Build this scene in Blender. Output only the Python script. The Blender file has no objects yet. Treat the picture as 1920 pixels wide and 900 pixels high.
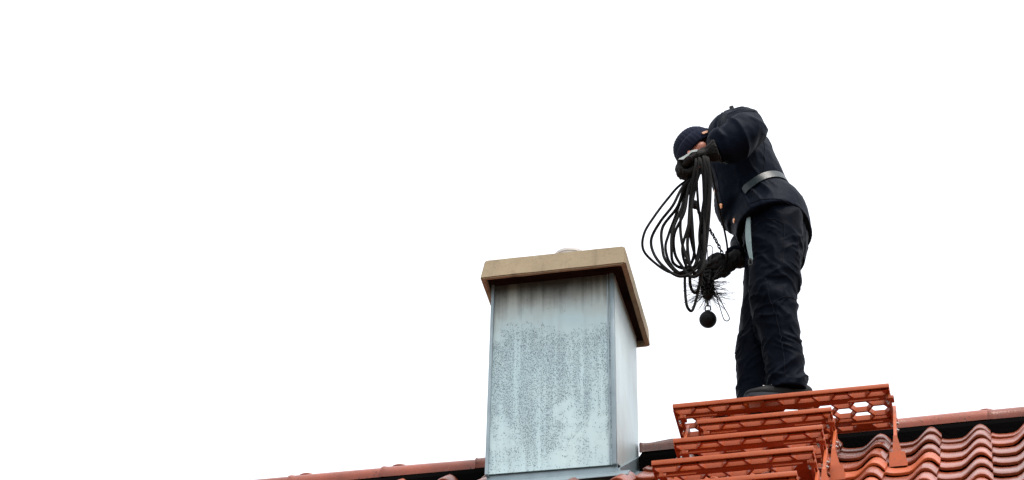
import bpy, bmesh, math, random
from mathutils import Vector, Matrix, noise
from mathutils.bvhtree import BVHTree

random.seed(7)
scene = bpy.context.scene
COL = scene.collection
R = math.radians
H = 7.82                      # height of the standing platform above the ground

# ------------------------------------------------------------------ camera
cam_data = bpy.data.cameras.new('camera')
cam = bpy.data.objects.new('camera', cam_data)
COL.objects.link(cam)
th, ro, al = R(35.0), R(0.5), R(11.5)
cr = Vector((math.cos(al), math.sin(al), 0))
cd = Vector((-math.sin(al)*math.cos(th), math.cos(al)*math.cos(th), math.sin(th)))
cu = cr.cross(cd)
rx = cr*math.cos(ro) + cu*math.sin(ro)
ux = cu*math.cos(ro) - cr*math.sin(ro)
m = Matrix((rx, ux, -cd)).transposed().to_4x4()
m.translation = Vector((0.939, -10.116, H - 6.225))
cam.matrix_world = m
cam_data.sensor_width = 36.0
cam_data.lens = 101.25
cam_data.clip_start = 0.1
cam_data.clip_end = 3000
scene.camera = cam

# ------------------------------------------------------------------ sky, sun, exposure
SUN_EL, SUN_AZ = R(64), R(130)          # azimuth clockwise from +Y
world = bpy.data.worlds.new('World')
scene.world = world
world.use_nodes = True
wn, wl = world.node_tree.nodes, world.node_tree.links
wn.clear()
wo = wn.new('ShaderNodeOutputWorld')
sky = wn.new('ShaderNodeTexSky')
sky.sky_type = 'NISHITA'
sky.sun_disc = False
sky.sun_elevation = SUN_EL
sky.sun_rotation = SUN_AZ
sky.dust_density = 6.0
bg_s = wn.new('ShaderNodeBackground'); bg_s.inputs['Strength'].default_value = 0.06
bg_c = wn.new('ShaderNodeBackground')                       # closed white cloud layer
bg_c.inputs['Color'].default_value = (1.0, 1.0, 1.0, 1)
bg_c.inputs['Strength'].default_value = 0.72
add = wn.new('ShaderNodeAddShader')
wl.new(sky.outputs[0], bg_s.inputs['Color'])
wl.new(bg_s.outputs[0], add.inputs[0]); wl.new(bg_c.outputs[0], add.inputs[1])
wl.new(add.outputs[0], wo.inputs['Surface'])

sd = bpy.data.lights.new('sun', 'SUN')
sd.energy = 1.5
sd.angle = R(16)
sd.color = (1.0, 0.97, 0.93)
sun = bpy.data.objects.new('sun', sd); COL.objects.link(sun)
to_sun = Vector((math.sin(SUN_AZ)*math.cos(SUN_EL), math.cos(SUN_AZ)*math.cos(SUN_EL), math.sin(SUN_EL)))
sun.rotation_euler = to_sun.to_track_quat('Z', 'Y').to_euler()

vs = scene.view_settings
vs.view_transform = 'Standard'; vs.look = 'None'; vs.exposure = 0.80; vs.gamma = 1.0
vs.use_curve_mapping = False
scene.cycles.max_bounces = 8
scene.cycles.use_denoising = True

# ------------------------------------------------------------------ helpers
def tag(o, label=None, cat=None, group=None, kind=None):
    if label: o['label'] = label
    if cat: o['category'] = cat
    if group: o['group'] = group
    if kind: o['kind'] = kind
    return o

def thing(name, loc, label, cat, group=None):
    """Empty at the base of a thing; loc in site coordinates (z measured from the platform)."""
    o = bpy.data.objects.new(name, None)
    o.empty_display_size = 0.2
    COL.objects.link(o)
    o.location = (loc[0], loc[1], loc[2] + H)
    o['site'] = tuple(loc)
    return tag(o, label, cat, group)

def site_of(o):
    return Vector(o.get('site', (0, 0, 0)))

def finish(me, mat, smooth):
    if mat is not None and not me.materials: me.materials.append(mat)
    if smooth is True:
        for p in me.polygons: p.use_smooth = True
    elif smooth:
        for p in me.polygons: p.use_smooth = True
        me.set_sharp_from_angle(angle=R(smooth))
    return me

def part(name, vf, mat, parent, smooth=40, label=None, kind=None):
    """vf = (verts, faces) in site coordinates -> one mesh object under parent."""
    off = site_of(parent) if parent else Vector((0, 0, 0))
    me = bpy.data.meshes.new(name)
    me.from_pydata([tuple(Vector(v) - off) for v in vf[0]], [], vf[1])
    me.validate(); me.update()
    finish(me, mat, smooth)
    o = bpy.data.objects.new(name, me)
    COL.objects.link(o)
    if parent:
        o.parent = parent
        o['site'] = tuple(off)
    return tag(o, label, None, None, kind)

def part_mesh(name, me, mat, parent, smooth=True):
    off = site_of(parent)
    me.transform(Matrix.Translation(-off))
    finish(me, mat, smooth)
    o = bpy.data.objects.new(name, me); COL.objects.link(o); o.parent = parent
    o['site'] = tuple(off)
    return o

class MB:
    def __init__(self): self.v, self.f = [], []
    def add(self, v, f):
        n = len(self.v)
        self.v += [Vector(p) for p in v]; self.f += [tuple(i + n for i in q) for q in f]
        return self
    def vf(self): return (self.v, self.f)
    def box(self, x0, x1, y0, y1, z0, z1, bev=0.0, M=None):
        bm = bmesh.new()
        bmesh.ops.create_cube(bm, size=1.0)
        for v in bm.verts:
            v.co = Vector(((x0+x1)/2 + v.co.x*(x1-x0), (y0+y1)/2 + v.co.y*(y1-y0), (z0+z1)/2 + v.co.z*(z1-z0)))
        if bev > 0:
            bmesh.ops.bevel(bm, geom=bm.edges[:], offset=bev, segments=2, affect='EDGES', profile=0.5)
        bm.verts.index_update()
        self.add([(M @ v.co) if M else v.co.copy() for v in bm.verts], [[v.index for v in f.verts] for f in bm.faces])
        bm.free(); return self
    def hexa(self, bottom, top):
        """Solid between two quads given as 4 points each, same winding (counter-clockwise from above)."""
        self.add(list(bottom)+list(top), [(3,2,1,0),(4,5,6,7),(0,1,5,4),(1,2,6,5),(2,3,7,6),(3,0,4,7)])
        return self
    def tube(self, path, rad, n=8, caps=True):
        path = [Vector(p) for p in path]
        N = len(path)
        rr = rad if isinstance(rad, (list, tuple)) else [rad]*N
        t0 = (path[1]-path[0]).normalized()
        a = Vector((0, 0, 1)) if abs(t0.z) < 0.9 else Vector((1, 0, 0))
        u = t0.cross(a).normalized()
        base = len(self.v); V = []
        for i, p in enumerate(path):
            t = (path[min(i+1, N-1)] - path[max(i-1, 0)]).normalized()
            u = (u - t*u.dot(t)).normalized(); w = t.cross(u)
            for k in range(n):
                an = 2*math.pi*k/n
                V.append(p + (u*math.cos(an) + w*math.sin(an))*rr[i])
        F = []
        for i in range(N-1):
            for k in range(n):
                k2 = (k+1) % n
                F.append((i*n+k, i*n+k2, (i+1)*n+k2, (i+1)*n+k))
        if caps:
            F.append(tuple(range(n-1, -1, -1))); F.append(tuple((N-1)*n+k for k in range(n)))
        return self.add(V, F)
    def ball(self, c, r, n=12, sc=(1, 1, 1), M=None):
        V, F = [], []
        c = Vector(c)
        for i in range(1, n):
            la = math.pi*i/n
            for k in range(2*n):
                lo = math.pi*k/n
                q = Vector((r*sc[0]*math.sin(la)*math.cos(lo), r*sc[1]*math.sin(la)*math.sin(lo), r*sc[2]*math.cos(la)))
                V.append(c + ((M @ q) if M else q))
        q = Vector((0, 0, r*sc[2])); q = (M @ q) if M else q
        V += [c + q, c - q]
        m2 = 2*n
        for i in range(n-2):
            for k in range(m2):
                k2 = (k+1) % m2
                F.append((i*m2+k, (i+1)*m2+k, (i+1)*m2+k2, i*m2+k2))
        for k in range(m2):
            k2 = (k+1) % m2
            F.append((len(V)-2, k, k2)); F.append((len(V)-1, (n-2)*m2+k2, (n-2)*m2+k))
        return self.add(V, F)
    def cyl(self, p0, p1, r, n=16): return self.tube([p0, p1], r, n)
    def loft(self, secs, ref, n=28, pw=2.2, sub=4):
        """secs: (centre, half width along ref, half depth); closed, Catmull-Rom along the path."""
        pts = [Vector(s[0]) for s in secs]
        ws = [s[1] for s in secs]; ds = [s[2] for s in secs]
        P, W, D = [], [], []
        for i in range(len(pts)-1):
            for k in range(sub):
                t = k/sub
                P.append(crom(pts, i, t)); W.append(crom(ws, i, t)); D.append(crom(ds, i, t))
        P.append(pts[-1]); W.append(ws[-1]); D.append(ds[-1])
        ref = Vector(ref); V, F = [], []
        N = len(P)
        for i in range(N):
            t = (P[min(i+1, N-1)] - P[max(i-1, 0)]).normalized()
            u = (ref - t*ref.dot(t)).normalized(); w = t.cross(u)
            for k in range(n):
                an = 2*math.pi*k/n
                c, s = math.cos(an), math.sin(an)
                c = math.copysign(abs(c)**(2/pw), c); s = math.copysign(abs(s)**(2/pw), s)
                V.append(P[i] + u*c*W[i] + w*s*D[i])
        for i in range(N-1):
            for k in range(n):
                k2 = (k+1) % n
                F.append((i*n+k, i*n+k2, (i+1)*n+k2, (i+1)*n+k))
        F.append(tuple(range(n-1, -1, -1))); F.append(tuple((N-1)*n+k for k in range(n)))
        return self.add(V, F)

def crom(a, i, t):
    n = len(a)
    p0, p1, p2, p3 = a[max(i-1, 0)], a[i], a[min(i+1, n-1)], a[min(i+2, n-1)]
    return 0.5*(2*p1 + (p2-p0)*t + (2*p0 - 5*p1 + 4*p2 - p3)*t*t + (3*p1 - p0 - 3*p2 + p3)*t**3)

def curve(pts, k=8):
    pts = [Vector(p) for p in pts]; out = []
    for i in range(len(pts)-1):
        for j in range(k): out.append(crom(pts, i, j/k))
    return out + [pts[-1]]

def remeshed(name, mb, voxel, smooth=4, disp=None):
    """Union of overlapping closed shells -> one continuous surface, smoothed, optionally displaced."""
    me = bpy.data.meshes.new(name+'_src'); me.from_pydata([tuple(v) for v in mb.v], [], mb.f); me.update()
    bm = bmesh.new(); bm.from_mesh(me); bmesh.ops.recalc_face_normals(bm, faces=bm.faces[:]); bm.to_mesh(me); bm.free()
    o = bpy.data.objects.new(name+'_src', me); COL.objects.link(o)
    md = o.modifiers.new('r', 'REMESH'); md.mode = 'VOXEL'; md.voxel_size = voxel
    if smooth:
        s = o.modifiers.new('s', 'SMOOTH'); s.iterations = smooth; s.factor = 0.5
    dg = bpy.context.evaluated_depsgraph_get(); dg.update()
    res = bpy.data.meshes.new_from_object(o.evaluated_get(dg))
    bpy.data.objects.remove(o); bpy.data.meshes.remove(me)
    if disp:
        nn = [v.normal.copy() for v in res.vertices]
        for v, n in zip(res.vertices, nn): v.co += n*disp(v.co.copy(), n)
        res.update()
    res.name = name
    return res

def bvh_of(me):
    return BVHTree.FromPolygons([v.co.copy() for v in me.vertices], [tuple(p.vertices) for p in me.polygons])

# ------------------------------------------------------------------ materials
def mat(name, base, rough=0.6, metal=0.0, spec=0.5, build=None, sheen=0.0, coat=0.0, tint=None):
    m = bpy.data.materials.new(name); m.use_nodes = True
    b = m.node_tree.nodes['Principled BSDF']
    b.inputs['Base Color'].default_value = (*base, 1)
    b.inputs['Roughness'].default_value = rough
    b.inputs['Metallic'].default_value = metal
    b.inputs['Specular IOR Level'].default_value = spec
    b.inputs['Sheen Weight'].default_value = sheen
    b.inputs['Coat Weight'].default_value = coat
    if tint: b.inputs['Specular Tint'].default_value = (*tint, 1)
    if build: build(m.node_tree, b)
    return m

def nd(t, typ, **kw):
    n = t.nodes.new(typ)
    for k, v in kw.items():
        if k in n.inputs: n.inputs[k].default_value = v
        else: setattr(n, k, v)
    return n

def noise_tex(t, scale, detail=4, rough=0.55, vec=None, sc=None, coord='Object', seed=None):
    tc = nd(t, 'ShaderNodeTexCoord')
    mp = nd(t, 'ShaderNodeMapping')
    if sc: mp.inputs['Scale'].default_value = sc
    t.links.new(tc.outputs[coord], mp.inputs['Vector'])
    if seed is not None:
        oi = nd(t, 'ShaderNodeObjectInfo'); mu = nd(t, 'ShaderNodeMath', operation='MULTIPLY'); mu.inputs[1].default_value = 40
        t.links.new(oi.outputs['Random'], mu.inputs[0]); t.links.new(mu.outputs[0], mp.inputs['Location'])
    n = nd(t, 'ShaderNodeTexNoise'); n.inputs['Scale'].default_value = scale
    n.inputs['Detail'].default_value = detail; n.inputs['Roughness'].default_value = rough
    t.links.new(mp.outputs[0], n.inputs['Vector'])
    return n.outputs['Fac']

def ramp(t, fac, p0, p1, c0=(0, 0, 0, 1), c1=(1, 1, 1, 1)):
    if p1 > 1.0:                       # colour ramps end at 1: rescale
        fac = math_n(t, 'MULTIPLY', fac, 0.5); p0, p1 = p0*0.5, p1*0.5
    r = nd(t, 'ShaderNodeValToRGB')
    r.color_ramp.elements[0].position = p0; r.color_ramp.elements[1].position = p1
    r.color_ramp.elements[0].color = c0; r.color_ramp.elements[1].color = c1
    t.links.new(fac, r.inputs[0]); return r.outputs[0]

def mix(t, fac, a, b, mode='MIX'):
    n = nd(t, 'ShaderNodeMix', data_type='RGBA', blend_type=mode)
    for s, v in ((0, fac), (6, a), (7, b)):
        if isinstance(v, (int, float)): n.inputs[s].default_value = v
        elif isinstance(v, tuple): n.inputs[s].default_value = (*v, 1) if len(v) == 3 else v
        else: t.links.new(v, n.inputs[s])
    return n.outputs[2]

def math_n(t, op, a, b=0.0):
    n = nd(t, 'ShaderNodeMath', operation=op)
    for i, v in enumerate((a, b)):
        if isinstance(v, (int, float)): n.inputs[i].default_value = v
        else: t.links.new(v, n.inputs[i])
    return n.outputs[0]

def bump(t, b, h, strength=0.3, dist=0.01):
    n = nd(t, 'ShaderNodeBump'); n.inputs['Strength'].default_value = strength; n.inputs['Distance'].default_value = dist
    t.links.new(h, n.inputs['Height'])
    t.links.new(n.outputs[0], b.inputs['Normal'])

def tile_build(base, dark, moss_amt):
    def f(t, b):
        oi = nd(t, 'ShaderNodeObjectInfo')
        n1 = noise_tex(t, 9, 6, 0.65, seed=1)
        c = mix(t, ramp(t, n1, 0.35, 0.75), base, dark)
        hv = nd(t, 'ShaderNodeHueSaturation')
        hv.inputs['Saturation'].default_value = 1.0
        v = math_n(t, 'ADD', math_n(t, 'MULTIPLY', oi.outputs['Random'], 0.65), 0.70)
        t.links.new(v, hv.inputs['Value']); t.links.new(c, hv.inputs['Color'])
        n2 = noise_tex(t, 55, 5, 0.7, seed=1)
        n3 = noise_tex(t, 7, 3, 0.6, seed=1)
        sp = math_n(t, 'MULTIPLY', ramp(t, n2, 0.60, 0.68), ramp(t, n3, 0.42, 0.62))
        c2 = mix(t, math_n(t, 'MULTIPLY', sp, moss_amt), hv.outputs[0], (0.022, 0.019, 0.014))
        n4 = noise_tex(t, 130, 3, 0.6, seed=1)
        c3 = mix(t, math_n(t, 'MULTIPLY', ramp(t, n4, 0.64, 0.72), 0.35), c2, (0.42, 0.33, 0.27))
        t.links.new(c3, b.inputs['Base Color'])
        t.links.new(ramp(t, n1, 0.2, 0.8, (0.17,)*3+(1,), (0.38,)*3+(1,)), b.inputs['Roughness'])
        bump(t, b, math_n(t, 'ADD', n2, math_n(t, 'MULTIPLY', n4, 0.5)), 0.22, 0.004)
    return f

M_TILE = mat('clay_tile', (0.3, 0.08, 0.05), 0.4, spec=0.42, build=tile_build((0.265, 0.050, 0.012), (0.135, 0.027, 0.009), 1.3))
M_RIDGE = mat('ridge_clay', (0.3, 0.08, 0.05), 0.4, spec=0.35, build=tile_build((0.25, 0.058, 0.030), (0.15, 0.036, 0.020), 2.0))
M_RIDGE_OLD = mat('old_ridge_clay', (0.2, 0.08, 0.05), 0.7, build=tile_build((0.17, 0.052, 0.032), (0.05, 0.026, 0.018), 3.0))

def paint_build(t, b):
    n1 = noise_tex(t, 14, 5, 0.6)
    n2 = noise_tex(t, 90, 4, 0.7)
    c = mix(t, ramp(t, n1, 0.3, 0.75), (0.42, 0.080, 0.012), (0.32, 0.056, 0.010))
    n3 = noise_tex(t, 5, 6, 0.7)
    d = mix(t, math_n(t, 'MULTIPLY', ramp(t, n2, 0.60, 0.70), 0.65), c, (0.11, 0.034, 0.018))
    d = mix(t, math_n(t, 'MULTIPLY', math_n(t, 'MULTIPLY', ramp(t, n3, 0.52, 0.66), ramp(t, n2, 0.42, 0.6)), 0.6), d, (0.10, 0.05, 0.032))
    t.links.new(ramp(t, n1, 0.3, 0.7, (0.32,)*3+(1,), (0.55,)*3+(1,)), b.inputs['Roughness'])
    t.links.new(d, b.inputs['Base Color'])
    bump(t, b, n2, 0.08, 0.003)
M_PAINT = mat('red_powder_coat', (0.45, 0.1, 0.035), 0.42, spec=0.4, build=paint_build)
M_STEEL = mat('zinc_bolt', (0.42, 0.42, 0.41), 0.35, metal=0.9)
M_FOAM = mat('black_ridge_roll', (0.0030, 0.0028, 0.0028), 1.0, spec=0.0, build=lambda t, b: bump(t, b, noise_tex(t, 60, 3), 0.5, 0.01))

def zinc_front(t, b):
    big = noise_tex(t, 2.6, 5, 0.62)
    clean = ramp(t, noise_tex(t, 3.0, 7, 0.70, sc=(1.0, 1, 0.85)), 0.505, 0.585)
    streak = noise_tex(t, 26, 5, 0.6, sc=(1, 1, 0.035))
    # speckles of corrosion
    tc = nd(t, 'ShaderNodeTexCoord')
    mp = nd(t, 'ShaderNodeMapping'); mp.inputs['Scale'].default_value = (1, 1, 0.62)
    t.links.new(tc.outputs['Object'], mp.inputs['Vector'])
    wn_ = nd(t, 'ShaderNodeTexNoise'); wn_.inputs['Scale'].default_value = 70
    t.links.new(mp.outputs[0], wn_.inputs['Vector'])
    mv = nd(t, 'ShaderNodeMix', data_type='VECTOR'); mv.inputs[0].default_value = 0.011
    t.links.new(mp.outputs[0], mv.inputs[4]); t.links.new(wn_.outputs['Color'], mv.inputs[5])
    vo = nd(t, 'ShaderNodeTexVoronoi'); vo.inputs['Scale'].default_value = 255
    t.links.new(mv.outputs[1], vo.inputs['Vector'])
    spots = ramp(t, vo.outputs['Distance'], 0.30, 0.52, (1, 1, 1, 1), (0, 0, 0, 1))
    sepc = nd(t, 'ShaderNodeSeparateColor'); t.links.new(vo.outputs['Color'], sepc.inputs[0])
    # height masks in the panel's own frame: the top quarter and the foot carry few spots
    sx = nd(t, 'ShaderNodeSeparateXYZ'); t.links.new(tc.outputs['Object'], sx.inputs[0])
    zz = sx.outputs['Z']
    up = ramp(t, math_n(t, 'ADD', zz, math_n(t, 'MULTIPLY', noise_tex(t, 4.5, 7, 0.7), 0.75)), 1.00, 1.12, (1, 1, 1, 1), (0, 0, 0, 1))
    lo = ramp(t, math_n(t, 'ADD', zz, math_n(t, 'MULTIPLY', streak, 0.36)), 0.16, 0.34)
    vstr = ramp(t, streak, 0.30, 0.50)
    dens = math_n(t, 'MULTIPLY', math_n(t, 'MULTIPLY', up, lo), math_n(t, 'MULTIPLY', vstr, math_n(t, 'SUBTRACT', 1.0, clean)))
    keep = math_n(t, 'LESS_THAN', sepc.outputs[0], math_n(t, 'ADD', math_n(t, 'MULTIPLY', dens, 1.1), 0.012))
    spot = math_n(t, 'MULTIPLY', spots, keep)
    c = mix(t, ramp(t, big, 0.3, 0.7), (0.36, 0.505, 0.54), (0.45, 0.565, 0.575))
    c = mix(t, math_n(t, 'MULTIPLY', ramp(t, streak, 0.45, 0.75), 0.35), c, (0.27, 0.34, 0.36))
    cream = ramp(t, math_n(t, 'ADD', zz, math_n(t, 'MULTIPLY', big, 0.3)), 0.88, 1.0)
    c = mix(t, math_n(t, 'MULTIPLY', cream, 0.75), c, (0.33, 0.335, 0.29))
    c = mix(t, math_n(t, 'MULTIPLY', dens, 0.40), c, (0.21, 0.295, 0.33))
    c = mix(t, math_n(t, 'MULTIPLY', spot, 0.8), c, (0.08, 0.115, 0.135))
    # soot runs of uneven length, with shade under the cap painted in
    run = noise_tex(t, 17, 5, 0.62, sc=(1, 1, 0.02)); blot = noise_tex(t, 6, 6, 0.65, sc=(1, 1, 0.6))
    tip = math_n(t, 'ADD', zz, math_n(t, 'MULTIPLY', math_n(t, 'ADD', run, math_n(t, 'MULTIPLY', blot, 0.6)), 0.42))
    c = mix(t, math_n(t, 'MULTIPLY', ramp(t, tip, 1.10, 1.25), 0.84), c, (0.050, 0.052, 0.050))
    t.links.new(c, b.inputs['Base Color'])
    t.links.new(ramp(t, spot, 0, 1, (0.5,)*3+(1,), (0.8,)*3+(1,)), b.inputs['Roughness'])
    bump(t, b, math_n(t, 'SUBTRACT', math_n(t, 'MULTIPLY', big, 1.2), math_n(t, 'MULTIPLY', spot, 0.5)), 0.25, 0.004)
M_ZINC = mat('weathered_zinc', (0.5, 0.6, 0.62), 0.5, metal=0.15, build=zinc_front)

def zinc_side(t, b):
    streak = noise_tex(t, 13, 7, 0.72, sc=(1, 1, 0.11))
    big = noise_tex(t, 3, 4, 0.6)
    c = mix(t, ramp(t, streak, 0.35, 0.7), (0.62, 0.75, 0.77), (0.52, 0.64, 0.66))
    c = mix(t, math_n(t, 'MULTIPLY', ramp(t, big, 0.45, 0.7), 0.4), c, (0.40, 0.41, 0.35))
    t.links.new(c, b.inputs['Base Color'])
    bump(t, b, big, 0.2, 0.006)
M_ZINC_SIDE = mat('streaked_zinc', (0.6, 0.68, 0.68), 0.45, metal=0.15, build=zinc_side)

def zinc_plain(t, b):
    n = noise_tex(t, 12, 5, 0.6)
    t.links.new(mix(t, ramp(t, n, 0.3, 0.7), (0.26, 0.33, 0.36), (0.19, 0.25, 0.28)), b.inputs['Base Color'])
M_ZINC_TRIM = mat('zinc_trim', (0.4, 0.48, 0.52), 0.42, metal=0.3, build=zinc_plain)

def concrete(t, b):
    n1 = noise_tex(t, 5, 6, 0.6); n2 = noise_tex(t, 160, 4, 0.7); n3 = noise_tex(t, 11, 6, 0.7)
    c = mix(t, ramp(t, n1, 0.3, 0.7), (0.37, 0.300, 0.195), (0.29, 0.232, 0.150))
    c = mix(t, math_n(t, 'MULTIPLY', ramp(t, n2, 0.52, 0.7), 0.5), c, (0.17, 0.138, 0.092))
    c = mix(t, math_n(t, 'MULTIPLY', ramp(t, n3, 0.56, 0.70), 0.7), c, (0.13, 0.10, 0.07))
    n5 = noise_tex(t, 16, 6, 0.7, sc=(1, 1, 0.25))
    c = mix(t, math_n(t, 'MULTIPLY', ramp(t, n5, 0.55, 0.70), 0.5), c, (0.11, 0.088, 0.06))
    n6 = noise_tex(t, 34, 4, 0.6)
    c = mix(t, math_n(t, 'MULTIPLY', ramp(t, n6, 0.66, 0.72), 0.45), c, (0.42, 0.40, 0.31))
    t.links.new(c, b.inputs['Base Color'])
    bump(t, b, n2, 0.4, 0.004)
M_CONC = mat('cast_concrete', (0.45, 0.38, 0.26), 0.9, build=concrete)

def cloth_build(c0, c1, weave=900):
    def f(t, b):
        n1 = noise_tex(t, 7, 5, 0.6); n2 = noise_tex(t, weave, 2, 0.5); n3 = noise_tex(t, 60, 4, 0.6)
        c = mix(t, ramp(t, n1, 0.3, 0.75), c0, c1)
        c = mix(t, math_n(t, 'MULTIPLY', ramp(t, n3, 0.55, 0.8), 0.4), c, tuple(x*1.8 for x in c1))
        t.links.new(c, b.inputs['Base Color'])
        bump(t, b, math_n(t, 'ADD', math_n(t, 'MULTIPLY', n2, 0.3), math_n(t, 'MULTIPLY', n3, 1.0)), 0.25, 0.004)
    return f
M_JACKET = mat('navy_twill', (0.012, 0.016, 0.026), 0.58, spec=0.046, tint=(0.62, 0.74, 1.0), sheen=0.0, build=cloth_build((0.0024, 0.0041, 0.0088), (0.0040, 0.0065, 0.0132)))
M_TROUSER = mat('black_navy_twill', (0.008, 0.011, 0.018), 0.60, spec=0.040, tint=(0.62, 0.74, 1.0), sheen=0.0, build=cloth_build((0.0013, 0.0022, 0.0048), (0.0023, 0.0038, 0.0078)))
M_STITCH = mat('seam_thread', (0.014, 0.017, 0.024), 0.9, spec=0.04)
M_KNIT = mat('navy_knit', (0.012, 0.015, 0.032), 0.9, spec=0.04, sheen=0.02, build=cloth_build((0.008, 0.010, 0.021), (0.013, 0.016, 0.030), 500))
M_GLOVE = mat('black_work_glove', (0.02, 0.02, 0.02), 0.75, spec=0.15, build=cloth_build((0.006, 0.006, 0.006), (0.018, 0.018, 0.017), 300))
M_GLOVE_PATCH = mat('grey_glove_patch', (0.24, 0.26, 0.25), 0.7, build=cloth_build((0.16, 0.18, 0.175), (0.24, 0.26, 0.25), 300))
M_GLOVE_GREY = mat('dark_grey_glove', (0.03, 0.03, 0.031), 0.7, spec=0.15, build=cloth_build((0.012, 0.012, 0.013), (0.034, 0.034, 0.035), 300))
M_ROPE = mat('black_rope', (0.014, 0.014, 0.014), 0.8, spec=0.15)
def rope_build(t, b):
    n = noise_tex(t, 420, 2, 0.5); n1 = noise_tex(t, 30, 3, 0.5)
    t.links.new(mix(t, ramp(t, n, 0.35, 0.7), (0.0025, 0.0025, 0.0025), (0.010, 0.010, 0.0096)), b.inputs['Base Color'])
    bump(t, b, n, 0.6, 0.002)
rope_build(M_ROPE.node_tree, M_ROPE.node_tree.nodes['Principled BSDF'])
M_IRON = mat('black_iron', (0.005, 0.005, 0.005), 0.6, spec=0.2, build=lambda t, b: bump(t, b, noise_tex(t, 260, 3), 0.5, 0.002))
M_WIRE = mat('spring_wire', (0.03, 0.03, 0.03), 0.4, metal=0.5)
M_SKIN = mat('skin', (0.52, 0.22, 0.15), 0.5, build=lambda t, b: t.links.new(
    mix(t, ramp(t, noise_tex(t, 40, 4), 0.35, 0.7), (0.56, 0.25, 0.175), (0.46, 0.17, 0.115)), b.inputs['Base Color']))
M_BROW = mat('brown_hair', (0.06, 0.035, 0.022), 0.8)
M_EYE = mat('eye', (0.6, 0.58, 0.55), 0.2)
M_BELT = mat('blue_grey_leather', (0.05, 0.08, 0.09), 0.42, spec=0.35, build=cloth_build((0.011, 0.020, 0.024), (0.020, 0.034, 0.040), 200))
M_STRAP = mat('pale_blue_strap', (0.40, 0.52, 0.53), 0.6, build=cloth_build((0.15, 0.22, 0.23), (0.23, 0.31, 0.32), 300))
M_BRASS = mat('copper_button', (0.62, 0.30, 0.16), 0.28, metal=0.9)
M_LEATHER = mat('tan_leather', (0.36, 0.15, 0.065), 0.6)
M_SHOE = mat('black_shoe', (0.012, 0.013, 0.014), 0.6, spec=0.15, build=cloth_build((0.005, 0.005, 0.006), (0.010, 0.011, 0.012), 200))
M_SOLE = mat('grey_rubber', (0.03, 0.034, 0.042), 0.8, spec=0.2)
M_LACE = mat('white_lace', (0.62, 0.62, 0.6), 0.7)
M_FLUE = mat('weathered_steel', (0.55, 0.53, 0.52), 0.6, metal=0.1)
M_PLASTER = mat('cream_render', (0.6, 0.56, 0.47), 0.9, build=lambda t, b: bump(t, b, noise_tex(t, 80, 4), 0.3, 0.006))
M_GUTTER = mat('zinc_gutter', (0.3, 0.32, 0.33), 0.4, metal=0.7)
M_GROUND = mat('lawn_and_paving', (0.09, 0.11, 0.05), 0.95, build=lambda t, b: t.links.new(
    mix(t, ramp(t, noise_tex(t, 0.35, 6), 0.4, 0.6), (0.035, 0.055, 0.02), (0.07, 0.07, 0.06)), b.inputs['Base Color']))
M_DECK = mat('roof_underlay', (0.004, 0.0035, 0.0035), 0.95, spec=0.05, build=lambda t, b: bump(t, b, noise_tex(t, 30, 3), 0.2, 0.01))

# ================================================================== setting
g = part('ground', ([(-900, -900, -H), (900, -900, -H), (900, 900, -H), (-900, 900, -H)], [(0, 1, 2, 3)]), M_GROUND, None, False, kind='structure')
g.location.z = H

PITCH = R(38)
TP = math.tan(PITCH)
RY, RZ = 0.40, 0.052                  # ridge line of the tile plane (site coordinates)
def surf(y): return RZ - abs(RY - y)*TP

house = thing('house', (0, RY, -H), 'house under a red clay pantile roof that carries the chimney and the walkway', 'house')
XL, XR, SL = -8.0, 6.0, 5.6            # roof ends and slope length
# roof deck (dark underlay beneath the tiles), both slopes, as one folded sheet with thickness
ey = SL*math.cos(PITCH)
mb = MB()
for s in (-1, 1):
    y1, z1 = RY + s*ey, RZ - ey*TP
    a = [(XL, RY, RZ-0.05), (XR, RY, RZ-0.05), (XR, y1, z1-0.05), (XL, y1, z1-0.05)]
    if s > 0: a = [a[1], a[0], a[3], a[2]]
    a = a[::-1]
    mb.hexa([(p[0], p[1], p[2]-0.12) for p in a], a)
roof = part('roof', mb.vf(), M_DECK, house, False)
mb = MB()
wz = RZ - ey*TP - 0.2
for y0, y1 in ((RY-ey+0.5, RY-ey+0.8), (RY+ey-0.8, RY+ey-0.5)):
    part('wall', MB().box(XL+0.3, XR-0.3, y0, y1, -H, wz+0.25).vf(), M_PLASTER, house, False)
for x0, x1 in ((XL+0.3, XL+0.6), (XR-0.6, XR-0.3)):
    yb = ey-0.81
    v = [(x0, RY-yb, -H), (x1, RY-yb, -H), (x1, RY+yb, -H), (x0, RY+yb, -H)]
    z2 = surf(RY-yb)-0.19
    t = MB().hexa(v, [(p[0], p[1], z2) for p in v])
    t.add([(x0, RY-yb, z2), (x1, RY-yb, z2), (x1, RY+yb, z2), (x0, RY+yb, z2), (x0, RY, RZ-0.19), (x1, RY, RZ-0.19)],
          [(0, 1, 5, 4), (2, 3, 4, 5), (0, 4, 3), (1, 2, 5)])
    part('gable_wall', t.vf(), M_PLASTER, house, False)
gy, gz = RY-ey-0.07, RZ-ey*TP-0.10
gp = []
mb = MB()
NG = 10
for x in (XL, XR):
    for k in range(NG+1):
        an = math.pi + math.pi*k/NG
        gp.append((x, gy+0.065*math.cos(an), gz+0.065*math.sin(an)))
mb.add(gp, [(k, k+1, NG+2+k, NG+1+k) for k in range(NG)])
part('gutter', mb.vf(), M_GUTTER, house, True)

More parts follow.
